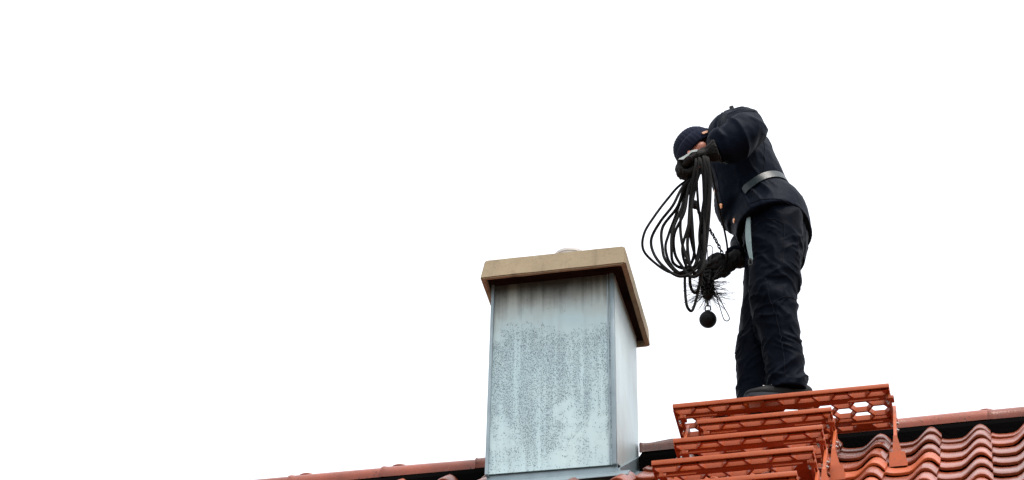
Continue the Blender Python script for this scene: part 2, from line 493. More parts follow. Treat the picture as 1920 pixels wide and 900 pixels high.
# ---- clay pantiles: one shared mesh; profile across the tile, nose with rounded edge
TW, EXPO = 0.205, 0.2795
PROF = [(-0.045, -0.004), (0.0, 0.000), (0.06, -0.006), (0.14, -0.010), (0.28, -0.0115), (0.42, -0.009), (0.51, 0.003), (0.59, 0.022),
        (0.67, 0.040), (0.73, 0.050), (0.79, 0.0535), (0.86, 0.050), (0.915, 0.041), (0.975, 0.023), (1.0, 0.0155)]
def tile_mesh(name, TH=0.0135, L=0.335, rise=0.0225):
    V, F = [], []
    rows = [(0.0, 0.0), (0.12, 0.0), (L-0.009, 0.0), (L-0.002, -0.003), (L, -0.0075), (L-0.001, -TH), (L-0.05, -TH)]
    n = len(PROF)
    for s, dz in rows:
        for u, h in PROF:
            V.append((u*TW, -s, h*0.74 + rise*min(s, L)/L + dz))
    for r_ in range(len(rows)-1):
        for k in range(n-1):
            F.append((r_*n+k, (r_+1)*n+k, (r_+1)*n+k+1, r_*n+k+1))
    # right-hand edge drop
    b0 = len(V)
    for s, dz in rows[:4]: V.append((TW, -s, PROF[-1][1]*0.74 + rise*s/L - TH))
    for r_ in range(3): F.append((r_*n+n-1, (r_+1)*n+n-1, b0+r_+1, b0+r_))
    me = bpy.data.meshes.new(name); me.from_pydata(V, [], F); me.update()
    return finish(me, M_TILE, 38)
TILE = tile_mesh('roof_tile')
Rs = Matrix.Rotation(PITCH, 4, 'X')     # local -y runs down the front slope
X0 = 0.644 - 0.97*TW                    # so that crest tips fall at x = 0.644 + k*TW
TILE_TOP = tile_mesh('roof_tile_top', L=0.285, rise=0.0155)     # top course, cut short under the ridge
def tile_at(col, row):
    """matrix in site coordinates; row 0 has its nose at y = 0.165"""
    nose_y = 0.165 - EXPO*math.cos(PITCH)*row
    hy = nose_y + (0.285 if row == 0 else 0.335)*math.cos(PITCH)
    hz = RZ - (RY - hy)*TP
    return Matrix.Translation((X0 + col*TW, hy, hz)) @ Rs
CX0, CX1, CY0, CY1 = -1.19, -0.63, -0.10, 0.43        # chimney footprint
def buried(col, row):
    x0 = X0 + col*TW; x1 = x0 + TW
    ny = 0.165 - EXPO*math.cos(PITCH)*row
    return x0 > CX0-0.02 and x1 < CX1+0.10 and ny > CY0+0.02
rest = MB()
off = site_of(roof)
tv = [v.co.copy() for v in TILE.vertices]; tv0 = [v.co.copy() for v in TILE_TOP.vertices]; tf = [tuple(p.vertices) for p in TILE.polygons]
n_t = 0
SPECIAL = {}                              # (col,row) of the metal base tiles, filled below
def col_of(x): return int(math.floor((x - X0)/TW))
def row_of(y): return int(round((0.165 - y)/(EXPO*math.cos(PITCH)) + 0.5))
def jig(Mx, a=0.006):
    return Mx @ Matrix.Translation((random.uniform(-a, a)*0.6, random.uniform(-a, a)*1.5, random.uniform(0, a)*0.6)) @ Matrix.Rotation(random.uniform(-0.012, 0.012), 4, 'Z') @ Matrix.Rotation(random.uniform(-0.010, 0.010), 4, 'Y')
tile_objs = {}
for row in range(0, 20):
    for col in range(int((XL-X0)/TW)+1, int((XR-X0)/TW)-1):
        if buried(col, row): continue
        Mx = jig(tile_at(col, row))
        if row < 9 and -16 <= col <= 14:
            o = bpy.data.objects.new('roof_tile', TILE_TOP if row == 0 else TILE); COL.objects.link(o); o.parent = roof
            o.matrix_local = Matrix.Translation(-off) @ Mx
            tile_objs[(col, row)] = o; n_t += 1
        else:
            rest.add([Mx @ v for v in (tv0 if row == 0 else tv)], tf)
    for col in range(int((XL-X0)/TW)+1, int((XR-X0)/TW)-1):          # rear slope, mirrored across the ridge
        if row > 19: continue
        Mx = Matrix.Translation((0, 2*RY, 0)) @ Matrix.Diagonal((1, -1, 1, 1)) @ jig(tile_at(col, row))
        if CX0-0.1 < X0+col*TW+0.1 < CX1+0.1 and row < 2: continue
        rest.add([Mx @ v for v in (tv0 if row == 0 else tv)], [f[::-1] for f in tf])
part('roof_tile_field', rest.vf(), M_TILE, roof, 38, kind='stuff')

# ---- ridge tiles
def ridge_tile(x0, x1, r0, r1, mat_, nib=0.9, tilt=0.0, rough=0.0):
    mb = MB(); n = 14; L = x1-x0
    st = [(0.0, r0+0.002), (0.02, r0+0.004), (0.06, r0), (0.5, (r0+r1)/2), (0.93, r1), (1.0, r1-0.002)]
    zc = RZ + 0.031
    V, F = [], []
    def ring(x, r, dn):
        for k in range(n+1):
            an = R(-14) + R(208)*k/n
            wob = rough*(noise.noise(Vector((x*9, k*0.6, 3.0))))
            V.append((x, RY - (r+wob)*math.cos(an)*1.06, zc + (r+wob)*math.sin(an) + tilt*(x-x0)))
    for u, r in st: ring(x0+u*L, r, 0)
    m_ = len(st)
    for u, r in reversed(st): ring(x0+u*L, r-0.013, 0)
    w = n+1
    for i in range(2*m_-1):
        for k in range(n): F.append((i*w+k, (i+1)*w+k, (i+1)*w+k+1, i*w+k+1))
    for k in range(n): F.append(((2*m_-1)*w+k, k, k+1, (2*m_-1)*w+k+1))
    for k in (0, n):
        for i in range(m_-1): 
            a, b_, c, d_ = i*w+k, (i+1)*w+k, (2*m_-2-i)*w+k, (2*m_-1-i)*w+k
            F.append((a, d_, c, b_) if k == 0 else (a, b_, c, d_))
    mb.add(V, F)
    o = part('ridge_tile', mb.vf(), mat_, roof, 50)
    if nib:
        nb = MB()
        xn = x0 + nib*L
        nb.ball((xn, RY-0.012, zc+r0*0.97), 0.015, 8, (2.2, 1.2, 0.62))
        part('ridge_nib', nb.vf(), mat_, roof, True)
    return o
LT = 0.410
edges = [-1.756 - 0.417*i for i in range(14, -1, -1)] + [-1.339]
for a, b_ in zip(edges[:-1], edges[1:]):
    ridge_tile(a-0.004, b_+0.014, 0.061, 0.057, M_RIDGE, 0.16, random.uniform(-.006, .006))
ridge_tile(-1.343, -1.200, 0.060, 0.058, M_RIDGE, 0, 0, 0.004)
ridge_tile(-0.626, -0.36, 0.060, 0.058, M_RIDGE_OLD, 0, 0.02, 0.014)
edges = [0.857 - 0.404*3, 0.857 - 0.404*2, 0.857-0.404] 
for a in edges: ridge_tile(a-0.012, a+0.404, 0.058, 0.060, M_RIDGE, 0.955, random.uniform(-.006, .006))
for i in range(12): ridge_tile(0.846+LT*i, 0.857+LT*(i+1), 0.058, 0.060, M_RIDGE, 0.955, random.uniform(-.006, .006))
# black ventilating ridge roll between ridge tiles and top course
mb = MB()
for s in (-1, 1):
    for (a, b_) in ((XL+0.1, -1.19), (-0.618, XR-0.1)):
        q = [(a, RY+s*0.004, RZ+0.060), (b_, RY+s*0.004, RZ+0.060), (b_, RY+s*0.135, RZ-0.050), (a, RY+s*0.135, RZ-0.050)]
        q = q if s > 0 else q[::-1]
        mb.hexa([(p[0], p[1], p[2]-0.11) for p in q], q)
part('ridge_roll', mb.vf(), M_FOAM, roof, False)

# ================================================================== chimney
CB = (-0.92, 0.16, -0.25)
ch = thing('chimney', CB, 'square chimney clad in weathered blue-grey sheet metal under a tan concrete cap', 'chimney')
ZT = 0.70
# plan corners (front-left, front-right, back-right, back-left); the cladding is slightly out of square
mb = MB()
inset = [(-1.165, -0.085), (-0.678, -0.085), (-0.660, 0.386), (-1.175, 0.386)]
mb.hexa([(p[0], p[1], -0.75) for p in inset], [(p[0], p[1], ZT) for p in inset])
part('core', mb.vf(), M_ZINC_TRIM, ch, False)
# front sheet, gently dished so that the light rolls over it
def sheet(a, b_, z0, z1, nrm, nx, nz, bow, mat_, name, flare=0.0, thick=0.004):
    V, F = [], []
    a, b_, nrm = Vector((*a, 0)), Vector((*b_, 0)), Vector(nrm)
    for side in (0, 1):
        for j in range(nz+1):
            for i in range(nx+1):
                u, w = i/nx, j/nz
                p = a.lerp(b_, u)
                zb = z0[0]*(1-u) + z0[1]*u
                z = zb + (z1-zb)*w
                d = bow*noise.noise(Vector((u*2.1+nx, w*2.6, 5.2)))*math.sin(math.pi*u)**0.5*math.sin(math.pi*w)**0.5
                fl = flare*(1-w)*(1-u)
                V.append(Vector((p.x - fl, p.y, z)) + nrm*(d + (thick if side == 0 else 0)))
    n = (nx+1)*(nz+1); w_ = nx+1
    for j in range(nz):
        for i in range(nx):
            q = (j*w_+i, j*w_+i+1, (j+1)*w_+i+1, (j+1)*w_+i)
            F.append(q); F.append(tuple(k+n for k in q[::-1]))
    for i in range(nx):
        F.append((i, i+n, i+1+n, i+1)); t0 = nz*w_+i; F.append((t0, t0+1, t0+1+n, t0+n))
    for j in range(nz):
        F.append((j*w_, (j+1)*w_, (j+1)*w_+n, j*w_+n)); e = j*w_+nx; F.append((e, e+n, e+w_+n, e+w_))
    return part(name, (V, F), mat_, ch, 60)
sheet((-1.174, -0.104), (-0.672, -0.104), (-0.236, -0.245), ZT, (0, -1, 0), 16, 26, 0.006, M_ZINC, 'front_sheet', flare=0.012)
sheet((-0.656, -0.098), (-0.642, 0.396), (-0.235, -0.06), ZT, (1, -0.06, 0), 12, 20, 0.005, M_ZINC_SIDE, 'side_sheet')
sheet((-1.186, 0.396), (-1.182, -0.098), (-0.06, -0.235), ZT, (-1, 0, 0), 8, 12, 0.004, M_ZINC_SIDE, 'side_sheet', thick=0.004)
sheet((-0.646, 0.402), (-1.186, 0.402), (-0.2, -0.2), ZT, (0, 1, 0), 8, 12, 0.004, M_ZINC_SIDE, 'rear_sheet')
# standing folds at the corners
mb = MB(); mb.hexa([(-1.200, -0.122, -0.243), (-1.187, -0.122, -0.243), (-1.185, -0.096, -0.243), (-1.198, -0.096, -0.243)],
        [(-1.182, -0.122, ZT-0.004), (-1.170, -0.122, ZT-0.004), (-1.168, -0.096, ZT-0.004), (-1.180, -0.096, ZT-0.004)])
part('corner_fold', mb.vf(), M_ZINC_TRIM, ch, False)
mb = MB()
mb.box(-0.672, -0.653, -0.116, -0.094, -0.247, ZT-0.004, 0.003)
part('corner_fold', mb.vf(), M_ZINC_TRIM, ch, 40)
mb = MB(); mb.box(-0.683, -0.678, -0.1125, -0.1085, -0.243, ZT-0.006)
part('seam', mb.vf(), M_ZINC_TRIM, ch, False)
# flashing at the foot: upstand, apron and side soaker
mb = MB()
mb.hexa([(-1.205, -0.097, -0.47), (-0.652, -0.097, -0.47), (-0.652, -0.088, -0.47), (-1.205, -0.088, -0.47)],
        [(-1.195, -0.097, -0.215), (-0.652, -0.097, -0.215), (-0.652, -0.088, -0.215), (-1.195, -0.088, -0.215)])
ya, yb = -0.097, -0.165
q = [(-1.215, yb, surf(yb)+0.062), (-0.60, yb, surf(yb)+0.062), (-0.60, ya, surf(ya)+0.066), (-1.215, ya, surf(ya)+0.066)]
mb.hexa([(p[0], p[1], p[2]-0.004) for p in q], q)
part('front_flashing', mb.vf(), M_ZINC_TRIM, ch, False)
mb = MB()
mb.hexa([(-0.650, -0.104, -0.40), (-0.640, -0.104, -0.40), (-0.628, 0.38, -0.10), (-0.638, 0.38, -0.10)],
        [(-0.650, -0.104, -0.262), (-0.640, -0.104, -0.262), (-0.628, 0.38, 0.075), (-0.638, 0.38, 0.075)])
q = [(-0.640, -0.15, surf(-0.15)-0.015), (-0.575, -0.15, surf(-0.15)-0.015), (-0.560, 0.36, surf(0.36)-0.015), (-0.632, 0.36, surf(0.36)-0.015)]
mb.hexa([(p[0], p[1], p[2]-0.004) for p in q], q)
part('side_flashing', mb.vf(), M_ZINC_TRIM, ch, False)
# concrete cap: tapered slab with a rim that drops around a recessed soffit
CZ = 0.672
ob = [(-1.214, -0.21), (-0.586, -0.21), (-0.586, 0.455), (-1.214, 0.455)]
ot = [(-1.196, -0.205), (-0.590, -0.205), (-0.590, 0.45), (-1.196, 0.45)]
bm = bmesh.new()
def ringv(pts, z): return [bm.verts.new((p[0], p[1], z)) for p in pts]
r_ = 0.022
ib = [(ob[0][0]+r_, ob[0][1]+r_), (ob[1][0]-r_, ob[1][1]+r_), (ob[2][0]-r_, ob[2][1]-r_), (ob[3][0]+r_, ob[3][1]-r_)]
A, B, C_, D = ringv(ib, CZ+0.030), ringv(ib, CZ), ringv(ob, CZ), ringv(ot, CZ+0.094)
cxm, cym = -0.893, 0.1225
E_ = ringv([(cxm-0.12, cym-0.12), (cxm+0.12, cym-0.12), (cxm+0.12, cym+0.12), (cxm-0.12, cym+0.12)], CZ+0.118)
bm.faces.new(A[::-1])
for lo_, hi_ in ((B, C_), (C_, D), (D, E_)):
    for k in range(4): bm.faces.new((lo_[k], lo_[(k+1) % 4], hi_[(k+1) % 4], hi_[k]))
for k in range(4): bm.faces.new((A[k], A[(k+1) % 4], B[(k+1) % 4], B[k]))
bm.faces.new(E_)
bmesh.ops.recalc_face_normals(bm, faces=bm.faces[:])
bmesh.ops.bevel(bm, geom=[e for e in bm.edges if {v.index for v in e.verts} is not None and all(abs(v.co.z-CZ-0.030) > 1e-4 for v in e.verts)], offset=0.005, segments=2, affect='EDGES')
bmesh.ops.triangulate(bm, faces=[f for f in bm.faces if len(f.verts) > 4])
bmesh.ops.subdivide_edges(bm, edges=[e for e in bm.edges if e.calc_length() > 0.2], cuts=9, use_grid_fill=True)
for v in bm.verts:
    k_ = noise.noise(v.co*11)*0.0009 + noise.noise(v.co*60)*0.0007
    v.co += Vector((k_, -k_, k_))
cme = bpy.data.meshes.new('cap'); bm.to_mesh(cme); bm.free()
cap = part_mesh('cap', cme, M_CONC, ch, 45)
M_SOFFIT = mat('dark_underside', (0.02, 0.016, 0.014), 1.0, spec=0.0, build=lambda t, b: t.links.new(
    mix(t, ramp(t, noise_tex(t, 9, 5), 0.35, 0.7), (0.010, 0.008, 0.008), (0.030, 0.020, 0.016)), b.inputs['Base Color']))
mb = MB(); mb.box(ib[0][0]+0.002, ib[1][0]-0.002, ib[0][1]+0.002, ib[2][1]-0.002, CZ+0.022, CZ+0.0285)  # near-black panel set into the recess below the cap
part('soffit', mb.vf(), M_SOFFIT, cap, False, label='near-black underside of the concrete cap')
# flue pipe through the cap
mb = MB(); V, F = [], []
fx, fy, n = -0.885, 0.13, 40
FZ = 0.978
prof = [(0.066, 0.70), (0.066, FZ-0.018), (0.070, FZ-0.015), (0.070, FZ-0.003), (0.066, FZ), (0.062, FZ-0.006), (0.061, 0.74)]
for rr, z in prof:
    for k in range(n): V.append((fx+rr*math.cos(2*math.pi*k/n), fy+rr*math.sin(2*math.pi*k/n), z))
for i in range(len(prof)-1):
    for k in range(n): F.append((i*n+k, i*n+(k+1) % n, (i+1)*n+(k+1) % n, (i+1)*n+k))
mb.add(V, F)
fp = part('flue_pipe', mb.vf(), M_FLUE, ch, 40)
mb = MB(); mb.ball((fx, fy, FZ-0.006), 0.064, 12, (1, 1, 0.30))
part('flue_lid', mb.vf(), mat('pale_cast_metal', (0.34, 0.32, 0.31), 0.8), fp, True)

# ================================================================== walkway gratings
def clip(poly, nx, ny, c):
    """keep nx*x+ny*y <= c"""
    out = []
    for i in range(len(poly)):
        p, q = poly[i], poly[(i+1) % len(poly)]
        dp, dq = nx*p[0]+ny*p[1]-c, nx*q[0]+ny*q[1]-c
        if dp <= 0: out.append(p)
        if dp*dq < 0:
            t = dp/(dp-dq); out.append((p[0]+(q[0]-p[0])*t, p[1]+(q[1]-p[1])*t))
    return out
def inset_poly(poly, d):
    res = list(poly); n = len(poly)
    for i in range(n):
        p, q = poly[i], poly[(i+1) % n]
        ex, ey_ = q[0]-p[0], q[1]-p[1]; L = math.hypot(ex, ey_)
        if L < 1e-6: continue
        nx, ny = ey_/L, -ex/L
        res = clip(res, nx, ny, nx*p[0]+ny*p[1]-d)
        if len(res) < 3: return []
    return res
HEX_C, HEX_R = 0.0713, 0.080                  # hexagon column and row spacing
def hex_band(mb, x0, x1, y0, y1, z0, z1, ph, hs):
    HC, HR = HEX_C*hs, HEX_R*hs
    hw = HC*2/3
    for ci in range(int((x1-x0)/HC)+3):
        cx = x0 + (ci-0.4)*HC
        for ri in range(-1, int((y1-y0)/HR)+3):
            cy = y0 + ph + (ri + (0.5 if ci % 2 else 0))*HR
            hx = [(cx+hw*math.cos(R(60*k)), cy+HR/1.732*math.sin(R(60*k))) for k in range(6)]
            for c in ((1, 0, x1), (-1, 0, -x0), (0, 1, y1), (0, -1, -y0)): 
                hx = clip(hx, *c) if len(hx) >= 3 else []
            if len(hx) < 3: continue
            n = len(hx)
            # drop duplicates
            hx = [p for i, p in enumerate(hx) if math.hypot(p[0]-hx[i-1][0], p[1]-hx[i-1][1]) > 1e-5]
            q = inset_poly(hx, 0.0042*hs)
            q = [p for i, p in enumerate(q) if math.hypot(p[0]-q[i-1][0], p[1]-q[i-1][1]) > 1e-5] if q else []
            if len(q) < 3 or len(q) != len(hx):
                if len(hx) >= 3:
                    mb.add([(p[0], p[1], z0) for p in hx] + [(p[0], p[1], z1) for p in hx],
                           [tuple(range(len(hx)-1, -1, -1)), tuple(range(len(hx), 2*len(hx)))])
                continue
            # match starting vertex
            k0 = min(range(len(q)), key=lambda k: math.hypot(q[k][0]-hx[0][0], q[k][1]-hx[0][1]))
            q = q[k0:] + q[:k0]; n = len(hx)
            V = [(p[0], p[1], z) for z in (z0, z1) for p in hx] + [(p[0], p[1], z) for z in (z0, z1) for p in q]
            F = []
            for i in range(n):
                j = (i+1) % n
                F += [(i, 2*n+i, 2*n+j, j), (n+i, n+j, 3*n+j, 3*n+i), (2*n+i, 3*n+i, 3*n+j, 2*n+j)]
            mb.add(V, F)

def bolt(mb, c, axis, r=0.008, h=0.007):
    c, axis = Vector(c), Vector(axis).normalized()
    mb.tube([c, c+axis*h], r, 6)
    mb.tube([c+axis*h, c+axis*(h*2.1)], r*0.5, 8)

def grating(name, label, group, x0, x1, yf, zt, depth=0.305, feet=(), legs_rear=False, off_feet=0.17):
    t = thing(name, ((x0+x1)/2, yf, zt-0.25), label, 'roof step' if 'step' in name else 'platform', group)
    w = x1-x0
    zb = zt-0.0280; hs = 1.0 if w > 0.8 else 1.16
    b1, b2, b3, b4 = yf+0.048, yf+0.078, yf+depth-0.078, yf+depth-0.048
    hz0, hz1 = zb+0.002, zt-0.003
    mb = MB()
    hex_band(mb, x0+0.004, x1-0.004, yf+0.005, b1, hz0, hz1, 0.045*hs, hs)
    hex_band(mb, x0+0.004, x1-0.004, b2, b3, hz0, hz1, 0.0, hs)
    hex_band(mb, x0+0.004, x1-0.004, b4, yf+depth-0.005, hz0, hz1, 0.0, hs)
    part('hexagon_mesh', mb.vf(), M_PAINT, t, False)
    # front and rear flanges, end plates
    part('front_flange', MB().box(x0, x1, yf-0.003, yf+0.005, zt-0.019, zt, 0.0018).vf(), M_PAINT, t, 40)
    part('rear_flange', MB().box(x0, x1, yf+depth-0.005, yf+depth+0.003, zb-0.002, zt, 0.0018).vf(), M_PAINT, t, 40)
    for xx in (x0+0.0005, x1-0.0045):
        part('end_plate', MB().box(xx, xx+0.004, yf+0.006, yf+depth-0.006, zb, zt-0.001).vf(), M_PAINT, t, False)
    # two solid rails with a slot near each end
    for (ra, rb) in ((b1, b2), (b3, b4)):
        mb = MB(); mid = (ra+rb)/2
        sl = 0.13 if w > 0.8 else 0.11; s0 = 0.045
        zr0, zr1 = zb-0.001, zb+0.010
        mb.box(x0+0.005, x0+s0, ra, rb, zr0, zr1)
        mb.box(x1-s0, x1-0.005, ra, rb, zr0, zr1)
        mb.box(x0+s0+sl, x1-s0-sl, ra, rb, zr0, zr1)
        for (sa, sb) in ((x0+s0, x0+s0+sl), (x1-s0-sl, x1-s0)):
            mb.box(sa, sb, ra, mid-0.005, zr0, zr1); mb.box(sa, sb, mid+0.005, rb, zr0, zr1)
        part('rail', mb.vf(), M_PAINT, t, False)
    # brackets: shoe on the tile, tapered foot, strut to the grating, clamp plate with bolts
    for fx_ in feet:
        yfoot = yf - off_feet
        zf = surf(yfoot) + 0.032
        nrm = Vector((0, -math.sin(PITCH), math.cos(PITCH))); dn = Vector((0, -math.cos(PITCH), -math.sin(PITCH)))
        br = thing_part = None
        c = Vector((fx_, yfoot, zf))
        mb = MB()
        def ringq(center, wx, wy, ax=dn): 
            return [center + Vector((-wx, 0, 0)) + ax*wy, center + Vector((wx, 0, 0)) + ax*wy, center + Vector((wx, 0, 0)) - ax*wy, center + Vector((-wx, 0, 0)) - ax*wy]
        hv = Vector((0, -1, 0))
        mb.hexa(ringq(c - Vector((0, 0, 0.02)), 0.036, 0.035), ringq(c + Vector((0, 0, 0.026)), 0.030, 0.024, hv))
        shoe_top = c + Vector((0, 0, 0.026))
        mb.hexa(ringq(shoe_top, 0.019, 0.016, hv), ringq(shoe_top + Vector((-0.004, 0.004, 0.085)), 0.007, 0.012, hv))
        br = part('bracket', mb.vf(), M_PAINT, t, False)
        top = Vector((fx_-0.012, yf+0.155, zb-0.002))
        st0 = shoe_top + Vector((-0.004, 0.004, 0.070))
        mb = MB()
        dr = (top-st0).normalized(); sd_ = Vector((1, 0, 0)); up_ = sd_.cross(dr)
        mb.hexa([st0 - sd_*0.006 - up_*0.016, st0 + sd_*0.006 - up_*0.016, st0 + sd_*0.006 + up_*0.016, st0 - sd_*0.006 + up_*0.016],
                [top - sd_*0.006 - up_*0.016, top + sd_*0.006 - up_*0.016, top + sd_*0.006 + up_*0.016, top - sd_*0.006 + up_*0.016])
        part('strut', mb.vf(), M_PAINT, br, False)
        mb = MB()
        mb.box(fx_-0.030, fx_-0.018, yf+0.03, yf+depth-0.03, zb-0.022, zb-0.0012)
        part('crossbar', mb.vf(), M_PAINT, br, False)
        for (ca, cb) in ((b1, b2), (b3, b4)):
            part('clamp', MB().box(fx_-0.040, fx_-0.007, ca-0.004, cb+0.004, zb-0.016, zb-0.0011, 0.002).vf(), M_PAINT, br, 40)
        for yy in ((b1+b2)/2, (b3+b4)/2):
            b = MB(); bolt(b, (fx_-0.032, yy, zb-0.016), (0, 0, -1)); part('bolt', b.vf(), M_STEEL, br, 40)
        for q in (0.30, 0.52):
            b = MB(); pc = st0.lerp(top, q); bolt(b, pc + sd_*0.006, (1, 0, 0), 0.0065, 0.0045)
            part('bolt', b.vf(), M_STEEL, br, 40)
        SPECIAL[(col_of(fx_), row_of(yfoot))] = 1
    return t

PLAT = grating('standing_platform', 'wide red hexagon-mesh platform at the roof ridge with the person standing on it', None,
        -0.415, 0.470, -0.13, 0.0, feet=(-0.36, 0.490))
GRP = 'red mesh roof steps below the platform'
grating('roof_step', 'red mesh roof step directly under the platform, topmost of the steps', GRP, -0.29, 0.247, -0.34, -0.215, 0.28, feet=(-0.24, 0.258), off_feet=0.14)
grating('roof_step', 'second red mesh roof step down from the platform', GRP, -0.327, 0.240, -0.79, -0.565, 0.28, feet=(-0.27, 0.25), off_feet=0.14)
grating('roof_step', 'third red mesh roof step down from the platform', GRP, -0.343, 0.240, -1.27, -0.94, 0.28, feet=(-0.29, 0.25), off_feet=0.14)
grating('roof_step', 'fourth red mesh roof step down from the platform, the lowest one', GRP, -0.315, 0.215, -1.72, -1.30, 0.28, feet=(-0.27, 0.225), off_feet=0.14)

# metal base tiles under the bracket shoes
MT = TILE.copy(); MT.name = 'metal_base_tile'; MT.materials.clear(); MT.materials.append(M_PAINT)
for key in SPECIAL:
    if key in tile_objs:
        tile_objs[key].data = MT
        tile_objs[key]['label'] = 'painted metal base tile under a walkway bracket'

# ================================================================== person
per = thing('person', (0.0, 0.05, 0.0),
    'person in navy work clothes and knit cap bending forward on the platform', 'person')

def ridged(p, n_oct=2):
    v, a = 0.0, 1.0
    for _ in range(n_oct):
        v += a*(1.0 - 2.2*abs(noise.noise(p))); p = p*2.03 + Vector((3.1, 1.7, 9.2)); a *= 0.5
    return v
def warp(p, f, a):
    return p + Vector((noise.noise(p*f), noise.noise(p*f+Vector((5, 1, 8))), noise.noise(p*f+Vector((9, 4, 2)))))*a
def gauss(x, s): return math.exp(-(x/s)**2)
def seg_dist(p, a, b):
    ab = b-a; t = max(0, min(1, (p-a).dot(ab)/ab.length_squared)); return (p-(a+ab*t)).length, t

# ---- body: one continuous skin figure under the clothes
HC_ = Vector((-0.270, 0.000, 1.357))                  # head centre
CROWN = Vector((-0.62, 0.06, 0.78)).normalized()
f0 = Vector((-0.78, 0.0, -0.62)); f0 = (f0 - CROWN*f0.dot(CROWN)).normalized()
side_ = CROWN.cross(f0)
if side_.y > 0: side_ = -side_
FACE = (f0*math.cos(R(52)) + Vector((0, -1, 0))*math.sin(R(52)))
FACE = (FACE - CROWN*FACE.dot(CROWN)).normalized()
EAR = CROWN.cross(FACE).normalized()
def hp(f, e, c): return HC_ + FACE*f + EAR*e + CROWN*c
HM = Matrix((EAR, FACE, CROWN)).transposed()          # local x = ear axis, y = face, z = crown

b = MB()
b.ball(hp(-0.005, 0, 0.025), 0.094, 14, (0.80, 1.0, 0.98), HM)
b.loft([(hp(0.012, 0, 0.03), 0.068, 0.085), (hp(0.020, 0, -0.03), 0.063, 0.078), (hp(0.032, 0, -0.075), 0.052, 0.060), (hp(0.045, 0, -0.108), 0.030, 0.034)], EAR, 24, 2.3)
b.tube([hp(0.088, 0, 0.012), hp(0.106, 0, -0.015), hp(0.114, 0, -0.033), hp(0.098, 0, -0.042)], [0.009, 0.011, 0.014, 0.008], 10)
for s in (-1, 1):
    b.ball(hp(0.098, s*0.012, -0.037), 0.009, 8)
    b.tube([hp(-0.005, s*0.072, 0.020), hp(-0.015, s*0.083, 0.005), hp(-0.012, s*0.078, -0.022), hp(0.0, s*0.070, -0.030)], [0.010, 0.013, 0.011, 0.007], 8)
    b.tube([hp(0.085, s*0.012, 0.020), hp(0.082, s*0.035, 0.024), hp(0.066, s*0.055, 0.018)], [0.008, 0.009, 0.007], 8)
    b.ball(hp(0.062, s*0.038, -0.022), 0.028, 8)
b.tube([hp(0.086, -0.022, -0.064), hp(0.095, 0, -0.061), hp(0.086, 0.022, -0.064)], [0.006, 0.008, 0.006], 8)
b.tube([hp(0.084, -0.018, -0.073), hp(0.092, 0, -0.074), hp(0.084, 0.018, -0.073)], [0.006, 0.009, 0.006], 8)
NECK = Vector((-0.165, 0.02, 1.47))
b.tube(curve([NECK+Vector((0.06, 0, -0.08)), NECK, hp(-0.02, 0, -0.07), hp(-0.01, 0, -0.02)], 4), 0.056, 16)
SY = Vector((0.12, 0.99, 0))                          # across the shoulders: the chest is turned a little to the viewer
LS, LE, LW = Vector((-0.096, -0.150, 1.360)), Vector((-0.030, -0.340, 1.195)), Vector((-0.180, -0.376, 1.085))
RS, RE, RW = Vector((-0.150, 0.205, 1.42)), Vector((-0.070, 0.270, 1.125)), Vector((-0.160, 0.125, 0.858))
LH, LK, LA = Vector((0.035, -0.04, 0.92)), Vector((0.012, -0.055, 0.50)), Vector((0.062, -0.040, 0.10))
RH, RK, RA = Vector((0.015, 0.14, 0.92)), Vector((-0.055, 0.135, 0.50)), Vector((-0.095, 0.115, 0.09))
b.loft([((0.02, 0.05, 0.86), 0.15, 0.10), ((0.01, 0.05, 0.95), 0.165, 0.115), ((-0.03, 0.05, 1.08), 0.145, 0.105), ((-0.08, 0.04, 1.22), 0.155, 0.11),
        ((-0.115, 0.03, 1.36), 0.165, 0.105), ((-0.14, 0.025, 1.45), 0.12, 0.075)], SY, 24)
for a_, c_, d_ in ((LS, LE, LW), (RS, RE, RW)):
    b.tube([a_, a_.lerp(c_, 0.5), c_, c_.lerp(d_, 0.4), d_], [0.052, 0.048, 0.040, 0.040, 0.027], 12)
for a_, c_, d_ in ((LH, LK, LA), (RH, RK, RA)):
    b.tube([a_, a_.lerp(c_, 0.5), c_, c_.lerp(d_, 0.35), d_], [0.085, 0.075, 0.055, 0.055, 0.036], 14)
    b.tube([d_, d_ + Vector((-0.02, -0.006, -0.05)), d_ + Vector((-0.08, -0.022, -0.062))], [0.030, 0.024, 0.012], 10)
HD = (LK, LA)
body_me = remeshed('body', b, 0.0062, 3)
body = part_mesh('body', body_me, M_SKIN, per)
for s in (-1, 1):
    e = MB(); e.ball(hp(0.076, s*0.032, 0.004), 0.0125, 10); part('eye', e.vf(), M_EYE, per, True)
    e = MB(); e.tube(curve([hp(0.094, s*0.016, 0.022), hp(0.092, s*0.035, 0.028), hp(0.076, s*0.056, 0.021)], 4), [0.003]*4+[0.0045]*4+[0.003], 6)
    part('eyebrow', e.vf(), M_BROW, per, True)

